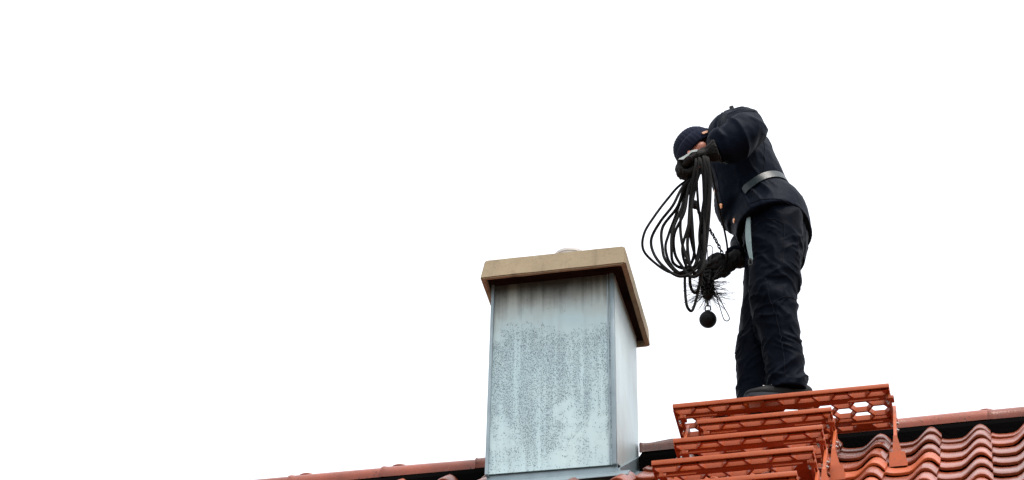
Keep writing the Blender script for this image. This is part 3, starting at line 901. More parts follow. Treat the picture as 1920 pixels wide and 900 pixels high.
# ---- trousers
TBelt = Vector((0, 0, 0))
t_ = MB()
t_.loft([((0.020, 0.05, 0.82), 0.180, 0.125), ((0.028, 0.05, 0.90), 0.188, 0.135), ((0.02, 0.05, 0.99), 0.175, 0.130), ((-0.01, 0.05, 1.06), 0.160, 0.120)], SY, 32, 2.3)
t_.loft([((0.040, -0.035, 0.94), 0.105, 0.118), ((0.038, -0.04, 0.80), 0.108, 0.116), ((0.027, -0.047, 0.66), 0.098, 0.106), ((0.014, -0.055, 0.52), 0.088, 0.098),
         ((0.027, -0.050, 0.38), 0.079, 0.088), ((0.040, -0.040, 0.24), 0.075, 0.082), ((0.044, -0.036, 0.12), 0.076, 0.083), ((0.046, -0.036, 0.055), 0.078, 0.086)], (0, 1, 0), 30, 2.2)
t_.loft([((0.010, 0.135, 0.94), 0.105, 0.115), ((-0.010, 0.138, 0.80), 0.106, 0.112), ((-0.032, 0.137, 0.66), 0.096, 0.102), ((-0.056, 0.133, 0.52), 0.088, 0.096),
         ((-0.078, 0.128, 0.38), 0.080, 0.088), ((-0.090, 0.124, 0.24), 0.076, 0.084), ((-0.096, 0.120, 0.12), 0.076, 0.084), ((-0.096, 0.118, 0.05), 0.078, 0.088)], (0, 1, 0), 30, 2.2)
def crest(p, k=2.6):
    v = abs(noise.noise(p)); v = max(0.0, 1.0 - k*v); return v*v*1.35 - 0.25
def patch(p, f, lo, hi, o=0.0):
    v = noise.noise(p*f + Vector((o, 2*o, 7.7))); return max(0.0, min(1.0, (v-lo)/(hi-lo)))
def trouser_fold(p, n):
    near = p.y < 0.045
    z = p.z
    q = warp(warp(p, 4, 0.05), 11, 0.018)
    sg = 1 if near else -1
    am = 1.0 if near else 0.75
    kn = gauss(z-0.47, 0.14); an = gauss(z-0.11, 0.13)
    d = 0.0
    d += kn*0.010*crest(Vector((q.x*4, q.y*4, (q.z + 0.7*q.x*sg + 0.2*q.y)*8)))*patch(p, 5, -0.35, 0.15, 1)
    d += kn*0.009*crest(Vector((q.x*3, q.y*5, (q.z - 0.7*q.x*sg)*9)))*patch(p, 6, -0.15, 0.2, 3)
    d += an*0.012*crest(Vector((q.x*4, q.y*4, (q.z - 0.6*q.x)*9)))*patch(p, 6, -0.4, 0.1, 5)
    d += an*0.010*crest(Vector((q.x*5, q.y*4, (q.z + 0.9*q.x)*10)))*patch(p, 7, -0.15, 0.2, 6)
    d += 0.009*crest(Vector((q.x*6, q.y*6, q.z*1.8)))*patch(p, 4, -0.25, 0.3, 8)
    d += gauss(z-0.76, 0.14)*0.011*crest(Vector((q.x*4, q.y*4, (q.z+0.8*q.x)*7)))*patch(p, 5, -0.35, 0.2, 9)
    d += 0.0055*crest(Vector((q.x*11, q.y*11, (q.z + 0.5*q.x*sg)*19)), 3.2)*patch(p, 9, -0.05, 0.25, 12)
    d += 0.0045*crest(Vector((q.x*13, q.y*12, (q.z - 0.7*q.x*sg)*16)), 3.2)*patch(p, 8, -0.05, 0.25, 14)
    d += 0.0014*noise.noise(p*38)
    return d*am*min(1.0, max(0.25, (z-0.05)/0.06))
tr_me = remeshed('trousers', t_, 0.0054, 5, trouser_fold)
tr_b = bvh_of(tr_me)
trousers = part_mesh('trousers', tr_me.copy(), M_TROUSER, per)

def on_surface(bv, pts, off_=0.001):
    out = []
    for p in pts:
        loc, nrm, _, _ = bv.find_nearest(Vector(p)); out.append(loc + nrm*off_)
    return out
def seam(bv, pts, parent, mat_=M_STITCH, r=0.0012, k=14, name='seam', off_=0.0012):
    mb = MB(); path = on_surface(bv, curve(pts, k), off_)
    mb.tube(path, r, 5); return part(name, mb.vf(), mat_, parent, True)
# side seam, knee patch, thigh pocket, far leg seam
seam(tr_b, [(-0.005, -0.15, 0.56), (0.010, -0.15, 0.44), (0.035, -0.14, 0.33), (0.046, -0.13, 0.22), (0.055, -0.12, 0.10)], trousers)
seam(tr_b, [(0.012, -0.15, 0.43), (0.05, -0.14, 0.46), (0.09, -0.12, 0.475), (0.12, -0.08, 0.48)], trousers)
seam(tr_b, [(-0.075, -0.12, 0.82), (-0.03, -0.15, 0.87), (0.04, -0.16, 0.86), (0.085, -0.15, 0.83)], trousers)
seam(tr_b, [(0.085, -0.15, 0.83), (0.085, -0.15, 0.74), (0.07, -0.15, 0.64)], trousers)

# ---- jacket (torso, sleeves, collar in one cloth surface)
j = MB()
j.loft([((0.026, 0.046, 0.918), 0.226, 0.160), ((0.020, 0.047, 0.945), 0.222, 0.162), ((0.004, 0.05, 1.01), 0.196, 0.170), ((-0.040, 0.05, 1.095), 0.176, 0.150),
        ((-0.064, 0.046, 1.165), 0.186, 0.158), ((-0.088, 0.04, 1.25), 0.200, 0.156), ((-0.108, 0.033, 1.34), 0.210, 0.142), ((-0.126, 0.028, 1.42), 0.205, 0.122),
        ((-0.144, 0.025, 1.48), 0.165, 0.098), ((-0.160, 0.022, 1.515), 0.094, 0.070), ((-0.172, 0.02, 1.535), 0.074, 0.062)], SY, 40, 2.25)
# sagging front that hangs away from the belly
j.loft([((-0.105, 0.03, 0.975), 0.085, 0.070), ((-0.125, 0.03, 1.04), 0.120, 0.090), ((-0.135, 0.03, 1.12), 0.130, 0.088), ((-0.13, 0.03, 1.20), 0.13, 0.085)], SY, 24)
# near sleeve, raised elbow
j.loft([(LS+Vector((-0.035, 0.09, 0.02)), 0.085, 0.090), (LS, 0.083, 0.088), (LS.lerp(LE, 0.45), 0.086, 0.090), (LS.lerp(LE, 0.85), 0.082, 0.088),
        (LE+Vector((-0.022, -0.008, -0.010)), 0.074, 0.080), (LE.lerp(LW, 0.30)+Vector((0, 0, -0.010)), 0.078, 0.086), (LE.lerp(LW, 0.65)+Vector((0, 0, -0.006)), 0.068, 0.076), (LE.lerp(LW, 0.97), 0.052, 0.058)], (0, 1, 0.3), 28)
j.loft([(RS+Vector((0.03, -0.09, 0.01)), 0.08, 0.085), (RS, 0.080, 0.085), (RS.lerp(RE, 0.5), 0.072, 0.078), (RE+Vector((0.01, 0.01, 0)), 0.064, 0.070),
        (RE.lerp(RW, 0.5), 0.056, 0.060), (RE.lerp(RW, 0.93), 0.046, 0.048)], (1, 0, 0.2), 24)
BAX = Vector((-0.56, 0.02, 0.83)).normalized()         # belt axis
BC = Vector((-0.043, 0.05, 1.068))
def jacket_fold(p, n):
    q = warp(warp(p, 4, 0.05), 10, 0.02)
    d = 0.0
    dl1, t1 = seg_dist(p, LS, LE); dl2, t2 = seg_dist(p, LE, LW)
    dr1, t3 = seg_dist(p, RS, RE); dr2, t4 = seg_dist(p, RE, RW)
    da = min(dl1, dl2, dr1, dr2)
    arm = max(0.0, min(1.0, (0.125-da)/0.03))
    if arm > 0:
        if min(dl1, dl2) < min(dr1, dr2):
            u = (t1*(LE-LS).length if dl1 < dl2 else (LE-LS).length + t2*(LW-LE).length) + (q-p).x*0.5; eb = gauss((p-LE).length, 0.10)
        else:
            u = (t3*(RE-RS).length if dr1 < dr2 else (RE-RS).length + t4*(RW-RE).length) + (q-p).x*0.5; eb = gauss((p-RE).length, 0.10)
        d += arm*(1-0.85*eb)*0.010*crest(Vector((q.x*4, q.y*4, u*10)))*patch(p, 6, -0.3, 0.2, 2)
        d += arm*(1-0.6*eb)*0.010*crest(Vector((q.x*6, q.y*4, q.z*7)))*patch(p, 7, -0.2, 0.2, 4)
        d += arm*eb*0.006*crest(Vector((q.x*5, q.y*5, q.z*5)))
    bd = (p-BC).dot(BAX)
    ga = gauss(bd-0.04, 0.08) + 0.8*gauss(bd+0.06, 0.07)
    ang = math.atan2((p-BC).dot(Vector((0, 1, 0))), (p-BC).dot(Vector((1, 0, 0.6)).normalized()))
    d += (1-arm)*ga*0.010*crest(Vector((math.cos(ang)*3.4, math.sin(ang)*3.4, bd*3.5)) + q*2.0)*patch(p, 6, -0.35, 0.2, 5)
    d += (1-arm)*gauss(bd-0.19, 0.17)*0.015*crest(Vector(((q.x+0.55*q.z)*8, q.y*4, (q.z-0.2*q.x)*2.2)))*patch(p, 4, -0.35, 0.25, 7)
    d += -0.006*gauss(bd, 0.016)*(1-arm)
    d += 0.0016*noise.noise(p*33)
    return d
j_me = remeshed('jacket', j, 0.0058, 4, jacket_fold)
j_b = bvh_of(j_me)
jacket = part_mesh('jacket', j_me.copy(), M_JACKET, per)
# hem and sleeve seams, front placket edge, pocket flap
seam(j_b, [(-0.06, -0.17, 0.955), (0.0, -0.18, 0.95), (0.08, -0.16, 0.945), (0.16, -0.06, 0.94), (0.20, 0.05, 0.94)], jacket)
seam(j_b, [LS+Vector((-0.06, 0.02, 0.09)), LS+Vector((-0.05, -0.05, 0.08)), LS+Vector((-0.04, -0.08, 0.02)), LS+Vector((-0.04, -0.08, -0.05))], jacket, off_=0.001)
seam(j_b, [LE+Vector((0.06, 0.06, 0.09)), LE+Vector((0.0, -0.04, 0.09)), LE+Vector((-0.09, -0.06, 0.06)), LW+Vector((0.03, -0.05, 0.05))], jacket)
seam(j_b, [(0.05, -0.12, 1.33), (0.04, -0.13, 1.26), (0.03, -0.14, 1.20), (0.02, -0.14, 1.15)], jacket)
seam(j_b, [(-0.20, -0.10, 1.22), (-0.205, -0.09, 1.12), (-0.19, -0.085, 1.03), (-0.165, -0.08, 0.96)], jacket)
for pz in ((-0.235, -0.062, 1.108), (-0.207, -0.075, 1.010), (-0.172, -0.080, 0.925)):
    loc, nrm, _, _ = j_b.find_nearest(Vector(pz))
    bt = MB(); bt.tube([loc - nrm*0.002, loc + nrm*0.003, loc+nrm*0.0055], [0.0115, 0.0115, 0.008], 14)
    part('button', bt.vf(), M_BRASS, jacket, 30)
# collar and shoulder tab
c_ = MB()
V, F = [], []
n = 30
for k in range(n+1):
    an = R(-150) + R(300)*k/n
    for h, r_, dd in ((0.0, 0.092, 0), (0.034, 0.082, 0.0), (0.040, 0.078, 0), (0.034, 0.072, 0), (0.0, 0.078, 0)):
        ctr = Vector((-0.148, 0.022, 1.482)); up_ = Vector((-0.42, 0, 0.9)); fw = Vector((0.9, 0, 0.42))
        V.append(ctr + up_*h + fw*(r_*0.85*math.cos(an)) + SY*(r_*1.02*math.sin(an)))
for k in range(n):
    for i in range(4): F.append((k*5+i, (k+1)*5+i, (k+1)*5+i+1, k*5+i+1))
c_.add(V, F)
part('collar', c_.vf(), M_JACKET, jacket, True)
s_ = MB(); s_.box(-0.010, 0.010, -0.008, 0.008, -0.04, 0.020, 0.005, Matrix.Translation((-0.122, -0.055, 1.538)) @ Matrix.Rotation(R(-12), 4, 'Y'))
part('shoulder_tab', s_.vf(), M_GLOVE, jacket, 40)

# ---- belt round the waist
def ring_on(bv, c, ax, n=72, out=0.004, lift=0.0, smooth=3):
    e1 = Vector((0, 1, 0)); e1 = (e1 - ax*e1.dot(ax)).normalized(); e2 = ax.cross(e1)
    rad = []
    for k in range(n):
        an = 2*math.pi*k/n; dr = e1*math.cos(an) + e2*math.sin(an)
        h = bv.ray_cast(c + ax*lift, dr)
        rad.append(min((h[0]-(c+ax*lift)).length, 0.215) if h[0] else 0.16)
    for _ in range(smooth):
        rad = [max(rad[k], (rad[k-1]+2*rad[k]+rad[(k+1) % n])/4) if _ == 0 else (rad[k-1]+2*rad[k]+rad[(k+1) % n])/4 for k in range(n)]
    return [c + ax*lift + (e1*math.cos(2*math.pi*k/n)+e2*math.sin(2*math.pi*k/n))*(rad[k]+out) for k in range(n)]
lo_, hi_ = ring_on(j_b, BC, BAX, lift=-0.018, out=0.003), ring_on(j_b, BC, BAX, lift=0.018, out=0.003)
lo2, hi2 = ring_on(j_b, BC, BAX, lift=-0.0185, out=0.0070), ring_on(j_b, BC, BAX, lift=0.0185, out=0.0070)
V = lo_ + lo2 + hi2 + hi_; n = len(lo_); F = []
keep = [((lo_[k]-BC).normalized().x > -0.36) for k in range(n)]
for q in range(4):
    for k in range(n):
        p = V[q*n+k]; sx_ = (lo_[k]-BC).normalized().x
        if sx_ < -0.10:
            V[q*n+k] = p - (p-BC).normalized()*0.030*min(1.0, (-0.10-sx_)/0.22)
for q in range(4):
    for k in range(n):
        k2 = (k+1) % n; a, b_ = q*n, ((q+1) % 4)*n
        if keep[k] and keep[k2]: F.append((a+k, a+k2, b_+k2, b_+k))
belt = part('belt', (V, F), M_BELT, per, 40)
# pale strap hanging from the belt in front of the thigh, with metal snap hook
def ribbon(path, wdir, w, th_, nrm):
    V, F = [], []
    wdir, nrm = Vector(wdir).normalized(), Vector(nrm).normalized()
    for p, ww in zip(path, w):
        p = Vector(p)
        V += [p-wdir*ww-nrm*th_, p+wdir*ww-nrm*th_, p+wdir*ww+nrm*th_, p-wdir*ww+nrm*th_]
    N = len(path)
    for i in range(N-1):
        for k in range(4):
            k2 = (k+1) % 4; F.append((i*4+k, i*4+k2, (i+1)*4+k2, (i+1)*4+k))
    F += [(3, 2, 1, 0), tuple((N-1)*4+k for k in range(4))]
    return V, F
cp = curve([(-0.066, -0.118, 0.905), (-0.070, -0.134, 0.83), (-0.068, -0.145, 0.74), (-0.060, -0.150, 0.66)], 6)
part('strap', ribbon(cp, (1, -0.35, 0), [0.005+0.007*math.sin(math.pi*min(1, (i+2)/(len(cp)+1))) for i in range(len(cp))], 0.003, (0.35, 1, 0)), M_STRAP, belt, 40,
     label='pale blue strap end hanging from the belt')
h_ = MB()
h_.tube(curve([(-0.062, -0.154, 0.668), (-0.071, -0.154, 0.656), (-0.072, -0.154, 0.640), (-0.064, -0.154, 0.632), (-0.057, -0.154, 0.640), (-0.060, -0.154, 0.664)], 5), 0.0020, 6)
part('snap_hook', h_.vf(), M_WIRE, belt, True)
# ---- knitted cap: ribbed dome with a folded band
n, V, F = 132, [], []
prof = [(0.020, 0.112, 0.100), (0.045, 0.113, 0.100), (0.070, 0.110, 0.097), (0.095, 0.101, 0.089), (0.117, 0.084, 0.075), (0.132, 0.060, 0.054), (0.141, 0.034, 0.031), (0.145, 0.010, 0.009)]
def cap_ring(c, rf, re_, ribs, amp, dip):
    for k in range(n):
        an = 2*math.pi*k/n
        rb = 1 + amp*math.cos(an*ribs)
        cc = c + dip*math.cos(an)
        V.append(hp(rf*rb*math.cos(an)-0.004, re_*rb*math.sin(an), cc-0.008))
for c, rf, re_ in prof: cap_ring(c, rf, re_, 33, 0.014, -0.004)
for i in range(len(prof)-1):
    for k in range(n): F.append((i*n+k, i*n+(k+1) % n, (i+1)*n+(k+1) % n, (i+1)*n+k))
F.append(tuple((len(prof)-1)*n+k for k in range(n)))
hat = part('knit_cap', (V, F), M_KNIT, per, True)
V, F = [], []
prof = [(0.000, 0.104, 0.093), (-0.003, 0.111, 0.099), (0.006, 0.117, 0.104), (0.030, 0.120, 0.107), (0.052, 0.119, 0.106), (0.060, 0.114, 0.101), (0.052, 0.108, 0.095)]
for c, rf, re_ in prof: cap_ring(c, rf, re_, 33, 0.010, -0.006)
for i in range(len(prof)-1):
    for k in range(n): F.append((i*n+k, i*n+(k+1) % n, (i+1)*n+(k+1) % n, (i+1)*n+k))
part('cap_band', (V, F), M_KNIT, hat, True)
V, F = [], []
for k in range(9):
    an = R(56) + R(30)*k/8
    for c, dr in ((0.016, 0.003), (0.016, 0.0055), (0.028, 0.0065), (0.028, 0.004)):
        V.append(hp((0.120+dr)*math.cos(an)-0.004, (0.107+dr)*math.sin(an), c-0.014-0.006*math.cos(an)))
for k in range(8):
    for i in range(4): F.append((k*4+i, (k+1)*4+i, (k+1)*4+(i+1) % 4, k*4+(i+1) % 4))
F += [(3, 2, 1, 0), (32, 33, 34, 35)]
part('leather_tag', (V, F), M_LEATHER, hat, 40, label='small tan leather tag sewn on the cap band')

# ---- gloves: palm, four unequal curled fingers and a thumb, one skin
def glove(name, wrist, palm_end, across, fing, thumb, mat_, cuff_r=0.046):
    """across: unit vector from index to little finger; fing: list of 4 finger paths; thumb path"""
    g_ = MB()
    w, pe = Vector(wrist), Vector(palm_end); ac = Vector(across).normalized()
    ax = (pe-w).normalized()
    g_.loft([(w - ax*0.045, cuff_r, cuff_r*0.92), (w - ax*0.01, 0.036, 0.031), (w.lerp(pe, 0.3), 0.041, 0.025), (w.lerp(pe, 0.7), 0.048, 0.023), (pe, 0.045, 0.019)], ac, 20, 2.3)
    rad = [[0.0125, 0.0122, 0.0115, 0.0105, 0.0085]]*4
    for p, sc in zip(fing, (1.0, 1.03, 1.0, 0.9)):
        pp = curve(p, 4); N = len(pp)
        g_.tube(pp, [sc*(0.0128 - 0.0035*i/(N-1)) for i in range(N)], 10)
        g_.ball(pp[-1], sc*0.0094, 6)
        for kk in p[1:-1]: g_.ball(kk, sc*0.0126, 6)
    pp = curve(thumb, 4); N = len(pp)
    g_.tube(pp, [0.0185 - 0.008*i/(N-1) for i in range(N)], 10); g_.ball(pp[-1], 0.0115, 6)
    me = remeshed(name, g_, 0.0030, 2, lambda p, n_: 0.0030*crest(warp(p, 20, 0.01)*30) + 0.0014*ridged(p*70, 1) + 0.0006*noise.noise(p*160))
    bv = bvh_of(me)
    o = part_mesh(name, me, mat_, per)
    return o, bv
# near hand: back of the hand up and to the viewer, fist closed over the rope bundle
LWR = Vector((-0.200, -0.376, 1.068))
LPE = Vector((-0.276, -0.368, 1.050))
base = [Vector((-0.280, -0.400, 1.048)), Vector((-0.287, -0.376, 1.051)), Vector((-0.286, -0.353, 1.052)), Vector((-0.279, -0.330, 1.050))]
fing = []
for k, q in enumerate(base):
    l = (0.96, 1.05, 1.0, 0.82)[k]
    fing.append([q + Vector((0.018, 0, 0.0)), q, q + Vector((-0.036*l, 0.000, -0.026*l)), q + Vector((-0.034*l, 0.0, -0.066*l)), q + Vector((-0.004*l, 0.002, -0.080*l)), q + Vector((0.020*l, 0.002, -0.066*l))])
thumb = [LWR + Vector((-0.018, -0.022, -0.012)), LWR + Vector((-0.042, -0.044, -0.030)), LWR + Vector((-0.072, -0.050, -0.050)), LWR + Vector((-0.094, -0.040, -0.066))]
gl, gl_b = glove('glove', LWR, LPE, (0.05, 1, 0.02), fing, thumb, M_GLOVE, 0.056)
gl['label'] = 'black work glove with pale grey back, gripping the rope bundle'
# pale reinforced patch over the back of the hand
V, F = [], []
na, nb = 10, 8
for i in range(na+1):
    for k in range(nb+1):
        p = Vector((-0.236 - 0.090*i/na, -0.450 + 0.020*k/nb, 1.046 + 0.040*k/nb - 0.028*(i/na)**1.5))
        loc, nrm, _, _ = gl_b.find_nearest(p); V.append(loc + nrm*0.0022)
for i in range(na):
    for k in range(nb): F.append((i*(nb+1)+k, i*(nb+1)+k+1, (i+1)*(nb+1)+k+1, (i+1)*(nb+1)+k))
part('glove_patch', (V, F), M_GLOVE_PATCH, gl, True)
# far hand: hangs beside the thigh, fingers closed round the brush handle
RWR = Vector((-0.178, 0.115, 0.845)); RPE = Vector((-0.228, 0.085, 0.800))
ax_ = (RPE-RWR).normalized(); acr = Vector((0.30, 0.60, -0.74)); acr = (acr-ax_*acr.dot(ax_)).normalized()
pn = ax_.cross(acr).normalized()
if pn.y > 0: pn = -pn                                   # back of hand toward the viewer
fing = []
for k in range(4):
    q = RPE + acr*(-0.033 + 0.022*k); l = (0.95, 1.05, 1.0, 0.82)[k]
    fing.append([q - ax_*0.018, q, q + ax_*0.030*l - pn*0.012*l, q + ax_*0.034*l - pn*0.042*l, q + ax_*0.010*l - pn*0.056*l, q - ax_*0.014*l - pn*0.048*l])
thumb = [RWR + ax_*0.016 - acr*0.022, RWR + ax_*0.040 - acr*0.045 - pn*0.012, RWR + ax_*0.068 - acr*0.050 - pn*0.026, RWR + ax_*0.088 - acr*0.040 - pn*0.036]
gr_, gr_b = glove('glove', RWR, RPE, acr, fing, thumb, M_GLOVE_GREY, 0.045)
gr_['label'] = 'dark grey work glove holding the brush'

# ---- shoes
def shoe(ank, yaw, name='shoe'):
    d_ = Vector((-math.cos(yaw), -math.sin(yaw), 0)); sdv = Vector((-d_.y, d_.x, 0)); a = Vector((ank[0], ank[1], 0))
    s_ = MB()
    s_.loft([(a - d_*0.085 + Vector((0, 0, 0.045)), 0.026, 0.030), (a - d_*0.06 + Vector((0, 0, 0.055)), 0.036, 0.042), (a + Vector((0, 0, 0.060)), 0.041, 0.048),
             (a + d_*0.06 + Vector((0, 0, 0.050)), 0.044, 0.038), (a + d_*0.12 + Vector((0, 0, 0.040)), 0.047, 0.026), (a + d_*0.165 + Vector((0, 0, 0.034)), 0.036, 0.020), (a + d_*0.185 + Vector((0, 0, 0.030)), 0.016, 0.010)], sdv, 22, 2.4)
    s_.loft([(a + Vector((0, 0, 0.05)), 0.040, 0.055), (a + d_*0.004 + Vector((0, 0, 0.12)), 0.039, 0.050)], sdv, 20)
    me = remeshed(name, s_, 0.0042, 3)
    bv = bvh_of(me)
    o = part_mesh(name, me, M_SHOE, per)
    V, F = [], []
    out = [(-0.095, 0.0), (-0.088, 0.028), (-0.06, 0.040), (0.0, 0.043), (0.06, 0.047), (0.12, 0.050), (0.165, 0.040), (0.190, 0.015), (0.192, 0.0)]
    loop = out + [(x_, -y_) for x_, y_ in reversed(out[1:-1])]
    for z in (0.003, 0.026):
        for x_, y_ in loop: V.append(a + d_*x_ + sdv*y_ + Vector((0, 0, z + (0.008 if z < 0.01 and x_ > 0.16 else 0))))
    m_ = len(loop)
    F = [tuple(range(m_-1, -1, -1)), tuple(range(m_, 2*m_))] + [(k, (k+1) % m_, m_+(k+1) % m_, m_+k) for k in range(m_)]
    part('sole', (V, F), M_SOLE, o, 40)
    l_ = MB()
    for i in range(6):
        f_ = 0.012 + 0.018*i
        pa = [a + d_*(f_+0.010*s2) + sdv*(0.016 + 0.024*s2*(1 if i % 2 else -1)) + Vector((0, 0, 0.13)) for s2 in (-1, -0.6, -0.2, 0.2, 0.6, 1)]
        pts = []
        for p in pa:
            h = bv.ray_cast(p, Vector((0, 0, -1)))
            if h[0]: pts.append(h[0] + Vector((0, 0, 0.0022)))
        if len(pts) > 1: l_.tube(pts, 0.0021, 6)
    part('laces', l_.vf(), M_LACE, o, True)
    return o
shoe((0.056, -0.040), R(15))
shoe((-0.096, 0.100), R(20))

# ================================================================== rope coil held in the near hand
rope = thing('rope_coil', (-0.30, -0.36, 0.36), 'coiled black sweeping rope hanging in loops from the raised glove', 'rope')
LOOPS = [
    (0.006, [(-0.226, -0.36, 0.992), (-0.324, -0.336, 0.956), (-0.379, -0.347, 0.883), (-0.434, -0.377, 0.778), (-0.479, -0.382, 0.691), (-0.488, -0.355, 0.627), (-0.442, -0.335, 0.567), (-0.377, -0.352, 0.501), (-0.316, -0.381, 0.481), (-0.263, -0.379, 0.52), (-0.244, -0.349, 0.675), (-0.246, -0.4, 0.806), (-0.243, -0.435, 0.904), (-0.23, -0.445, 0.987), (-0.238, -0.405, 1.034)]),
    (0.0068, [(-0.23, -0.358, 1.0), (-0.306, -0.386, 0.912), (-0.352, -0.405, 0.802), (-0.408, -0.387, 0.741), (-0.452, -0.359, 0.68), (-0.446, -0.362, 0.606), (-0.405, -0.391, 0.514), (-0.335, -0.404, 0.442), (-0.274, -0.382, 0.479), (-0.238, -0.356, 0.586), (-0.216, -0.4, 0.747), (-0.207, -0.435, 0.886), (-0.209, -0.445, 0.99), (-0.218, -0.405, 1.037)]),
    (0.007, [(-0.238, -0.372, 0.997), (-0.302, -0.368, 0.919), (-0.343, -0.338, 0.838), (-0.409, -0.326, 0.751), (-0.409, -0.349, 0.634), (-0.391, -0.374, 0.545), (-0.336, -0.363, 0.481), (-0.282, -0.333, 0.529), (-0.256, -0.328, 0.637), (-0.218, -0.4, 0.775), (-0.217, -0.435, 0.915), (-0.223, -0.445, 0.983), (-0.232, -0.405, 1.031)]),
    (0.007, [(-0.242, -0.37, 0.999), (-0.295, -0.346, 0.934), (-0.321, -0.357, 0.821), (-0.358, -0.387, 0.689), (-0.365, -0.392, 0.587), (-0.361, -0.364, 0.537), (-0.313, -0.345, 0.52), (-0.277, -0.362, 0.565), (-0.274, -0.391, 0.658), (-0.275, -0.4, 0.81), (-0.258, -0.435, 0.907), (-0.243, -0.445, 0.983), (-0.252, -0.405, 1.031)]),
    (0.0068, [(-0.238, -0.369, 1.005), (-0.282, -0.397, 0.896), (-0.303, -0.415, 0.755), (-0.35, -0.397, 0.662), (-0.355, -0.369, 0.587), (-0.33, -0.372, 0.52), (-0.281, -0.402, 0.433), (-0.234, -0.414, 0.466), (-0.223, -0.391, 0.625), (-0.206, -0.4, 0.801), (-0.197, -0.435, 0.926), (-0.2, -0.445, 0.989), (-0.209, -0.405, 1.036)]),
    (0.0066, [(-0.238, -0.367, 1.006), (-0.275, -0.362, 0.919), (-0.295, -0.332, 0.788), (-0.309, -0.321, 0.615), (-0.319, -0.345, 0.473), (-0.315, -0.369, 0.345), (-0.307, -0.358, 0.308), (-0.292, -0.328, 0.325), (-0.264, -0.323, 0.437), (-0.248, -0.35, 0.551), (-0.218, -0.4, 0.693), (-0.19, -0.435, 0.87), (-0.191, -0.445, 0.982), (-0.2, -0.405, 1.029)]),
    (0.0072, [(-0.235, -0.359, 1.005), (-0.272, -0.336, 0.938), (-0.284, -0.348, 0.799), (-0.299, -0.378, 0.633), (-0.294, -0.382, 0.51), (-0.296, -0.354, 0.424), (-0.279, -0.335, 0.399), (-0.259, -0.353, 0.423), (-0.229, -0.381, 0.54), (-0.201, -0.4, 0.745), (-0.187, -0.435, 0.897), (-0.196, -0.445, 0.985), (-0.204, -0.405, 1.032)]),
    (0.0066, [(-0.232, -0.379, 0.991), (-0.254, -0.407, 0.885), (-0.286, -0.425, 0.684), (-0.318, -0.406, 0.575), (-0.299, -0.378, 0.49), (-0.244, -0.382, 0.465), (-0.226, -0.412, 0.574), (-0.222, -0.4, 0.775), (-0.217, -0.435, 0.915), (-0.227, -0.445, 0.987), (-0.236, -0.405, 1.034)]),
    (0.0064, [(-0.243, -0.362, 1.004), (-0.301, -0.357, 0.921), (-0.35, -0.327, 0.81), (-0.385, -0.316, 0.72), (-0.397, -0.34, 0.632), (-0.371, -0.364, 0.528), (-0.316, -0.353, 0.477), (-0.261, -0.323, 0.509), (-0.238, -0.318, 0.618), (-0.205, -0.4, 0.746), (-0.194, -0.435, 0.884), (-0.205, -0.445, 0.984), (-0.214, -0.405, 1.031)]),
    (0.007, [(-0.236, -0.384, 0.993), (-0.282, -0.361, 0.916), (-0.323, -0.373, 0.767), (-0.32, -0.403, 0.619), (-0.294, -0.406, 0.505), (-0.271, -0.378, 0.468), (-0.248, -0.36, 0.529), (-0.248, -0.378, 0.654), (-0.227, -0.4, 0.776), (-0.2, -0.435, 0.899), (-0.207, -0.445, 0.981), (-0.216, -0.405, 1.028)]),
]
TAIL = [
    (0.0045, [(-0.203, -0.35, 1.044), (-0.189, -0.33, 0.987), (-0.18, -0.25, 0.903), (-0.173, -0.12, 0.854), (-0.176, 0.0, 0.832), (-0.194, 0.07, 0.798), (-0.214, 0.06, 0.766)]),
]
DROP = [
    (0.0065, [(-0.27, -0.35, 0.941), (-0.292, -0.33, 0.806), (-0.303, -0.22, 0.747), (-0.297, -0.05, 0.724), (-0.285, 0.06, 0.728), (-0.277, 0.08, 0.677)]),
]
CHAIN = [
    (0.004, [(-0.275, -0.28, 0.884), (-0.259, -0.22, 0.868), (-0.236, -0.12, 0.863), (-0.216, -0.02, 0.857), (-0.2, 0.06, 0.837)]),
]
for rr, pts in LOOPS:
    mb = MB(); mb.tube(curve(pts, 9), rr*0.92, 9); part('rope_loop', mb.vf(), M_ROPE, rope, True)
for rr, pts in TAIL:
    mb = MB(); mb.tube(curve(pts, 9), rr, 8); part('rope_tail', mb.vf(), M_ROPE, rope, True)
for rr, pts in DROP:
    mb = MB(); mb.tube(curve(pts, 9), rr, 8); part('rope_tail', mb.vf(), M_ROPE, rope, True)

# ================================================================== brush on the end of the line
BX = Vector((-0.277, 0.08, 0.715))
br = thing('chimney_brush', (BX.x, BX.y, 0.50), 'chimney sweep brush with wire bristles and a black ball weight under it', 'brush')
mb = MB()
mb.tube(curve([BX+Vector((0.045, 0, 0.105)), BX+Vector((0.022, 0, 0.085)), BX+Vector((0.004, 0, 0.05)), BX+Vector((0, 0, 0)), BX+Vector((0.0, 0, -0.075))], 5), [0.012]*8+[0.026]*7+[0.022]*5+[0.012], 12)
part('brush_core', mb.vf(), M_IRON, br, True)
mb = MB()
for k in range(7):                                   # binding cord wrapped round the core
    a = 2*math.pi*k/7; z0 = BX.z + 0.055 - 0.018*k
    mb.tube([BX + Vector((0.027*math.cos(t*0.6+a), 0.027*math.sin(t*0.6+a), 0.055-0.017*k+0.0016*t)) for t in range(11)], 0.0045, 6)
part('binding', mb.vf(), M_ROPE, br, True)
mb = MB(); rnd = random.Random(3)
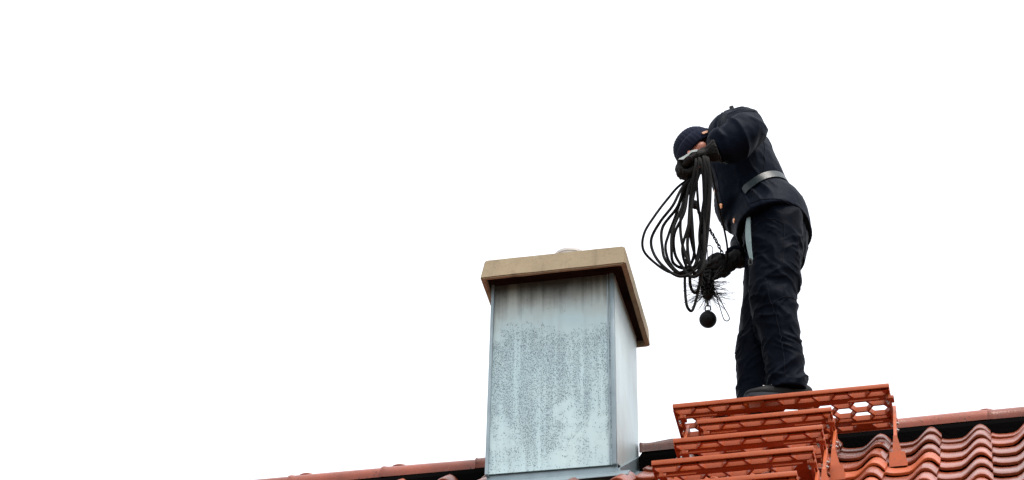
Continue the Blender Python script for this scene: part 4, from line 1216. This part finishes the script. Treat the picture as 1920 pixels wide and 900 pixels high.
for k in range(230):
    a = rnd.uniform(0, 2*math.pi); L = rnd.uniform(0.055, 0.128); el = rnd.gauss(-0.12, 0.24); z0 = rnd.uniform(-0.060, 0.02)
    d_ = Vector((math.cos(a)*math.cos(el), math.sin(a)*math.cos(el), math.sin(el)))
    p0 = BX + Vector((0, 0, z0)) + d_*0.012
    bend = Vector((rnd.uniform(-1, 1), rnd.uniform(-1, 1), rnd.uniform(-1.2, 0.4)))*0.016
    mb.tube([p0, p0 + d_*L*0.5 + bend*0.4, p0 + d_*L + bend], [0.0010, 0.0009, 0.0006], 4, False)
part('bristles', mb.vf(), M_WIRE, br, False, kind='stuff')
mb = MB(); mb.ball((-0.281, 0.08, 0.537), 0.0375, 18)
part('ball_weight', mb.vf(), M_IRON, br, True)
mb = MB()
c0 = Vector((-0.280, 0.08, 0.592))
mb.tube([c0 + Vector((0.012*math.cos(t), 0, 0.017*math.sin(t))) for t in [2*math.pi*i/16 for i in range(17)]], 0.0032, 7)
mb.tube([c0 + Vector((0, 0.011*math.cos(t), 0.030+0.015*math.sin(t))) for t in [2*math.pi*i/16 for i in range(17)]], 0.0034, 7)
mb.cyl((-0.281, 0.08, 0.570), (-0.281, 0.08, 0.582), 0.008, 10)
part('shackle', mb.vf(), M_WIRE, br, True)
mb = MB()
mb.tube(curve([(-0.252, 0.07, 0.690), (-0.232, 0.07, 0.610), (-0.214, 0.07, 0.530), (-0.203, 0.07, 0.514), (-0.191, 0.07, 0.517), (-0.190, 0.07, 0.535), (-0.215, 0.07, 0.600), (-0.245, 0.07, 0.685)], 6), 0.0024, 6)
part('wire_hook', mb.vf(), M_WIRE, br, True)
mb = MB()
mb.tube(curve([(-0.270, 0.05, 0.80), (-0.268, 0.05, 0.86), (-0.268, 0.05, 0.893), (-0.252, 0.05, 0.895), (-0.245, 0.05, 0.870), (-0.262, 0.05, 0.815)], 6), 0.0020, 6)
part('wire_hook', mb.vf(), M_WIRE, br, True)
# link chain from the coil to the brush
chain = thing('chain', (-0.25, -0.1, 0.80), 'thin black link chain running from the rope coil down to the far glove', 'chain')
cpts = curve(CHAIN[0][1], 8)
tot = [0.0]
for a, b_ in zip(cpts[:-1], cpts[1:]): tot.append(tot[-1] + (b_-a).length)
nl = int(tot[-1]/0.0175)
for i in range(nl):
    s0 = tot[-1]*(i+0.5)/nl
    k = max(q for q in range(len(tot)-1) if tot[q] <= s0)
    p = cpts[k].lerp(cpts[k+1], (s0-tot[k])/(tot[k+1]-tot[k])); d_ = (cpts[k+1]-cpts[k]).normalized()
    s1 = d_.cross(Vector((0, 1, 0))).normalized(); s2 = d_.cross(s1)
    w_ = (s1 if i % 2 == 0 else s2)
    mb = MB(); mb.tube([p + d_*0.0125*math.cos(t) + w_*0.0060*math.sin(t) for t in [2*math.pi*q/12 for q in range(13)]], 0.0026, 6)
    part('link', mb.vf(), M_IRON, chain, True)
mb = MB(); mb.ball(cpts[0], 0.015, 8, (1, 1, 1.5)); part('chain_swivel', mb.vf(), M_IRON, chain, True)

# ------------------------------------------------------------------ tidy
for o in bpy.data.objects:
    if 'site' in o: del o['site']
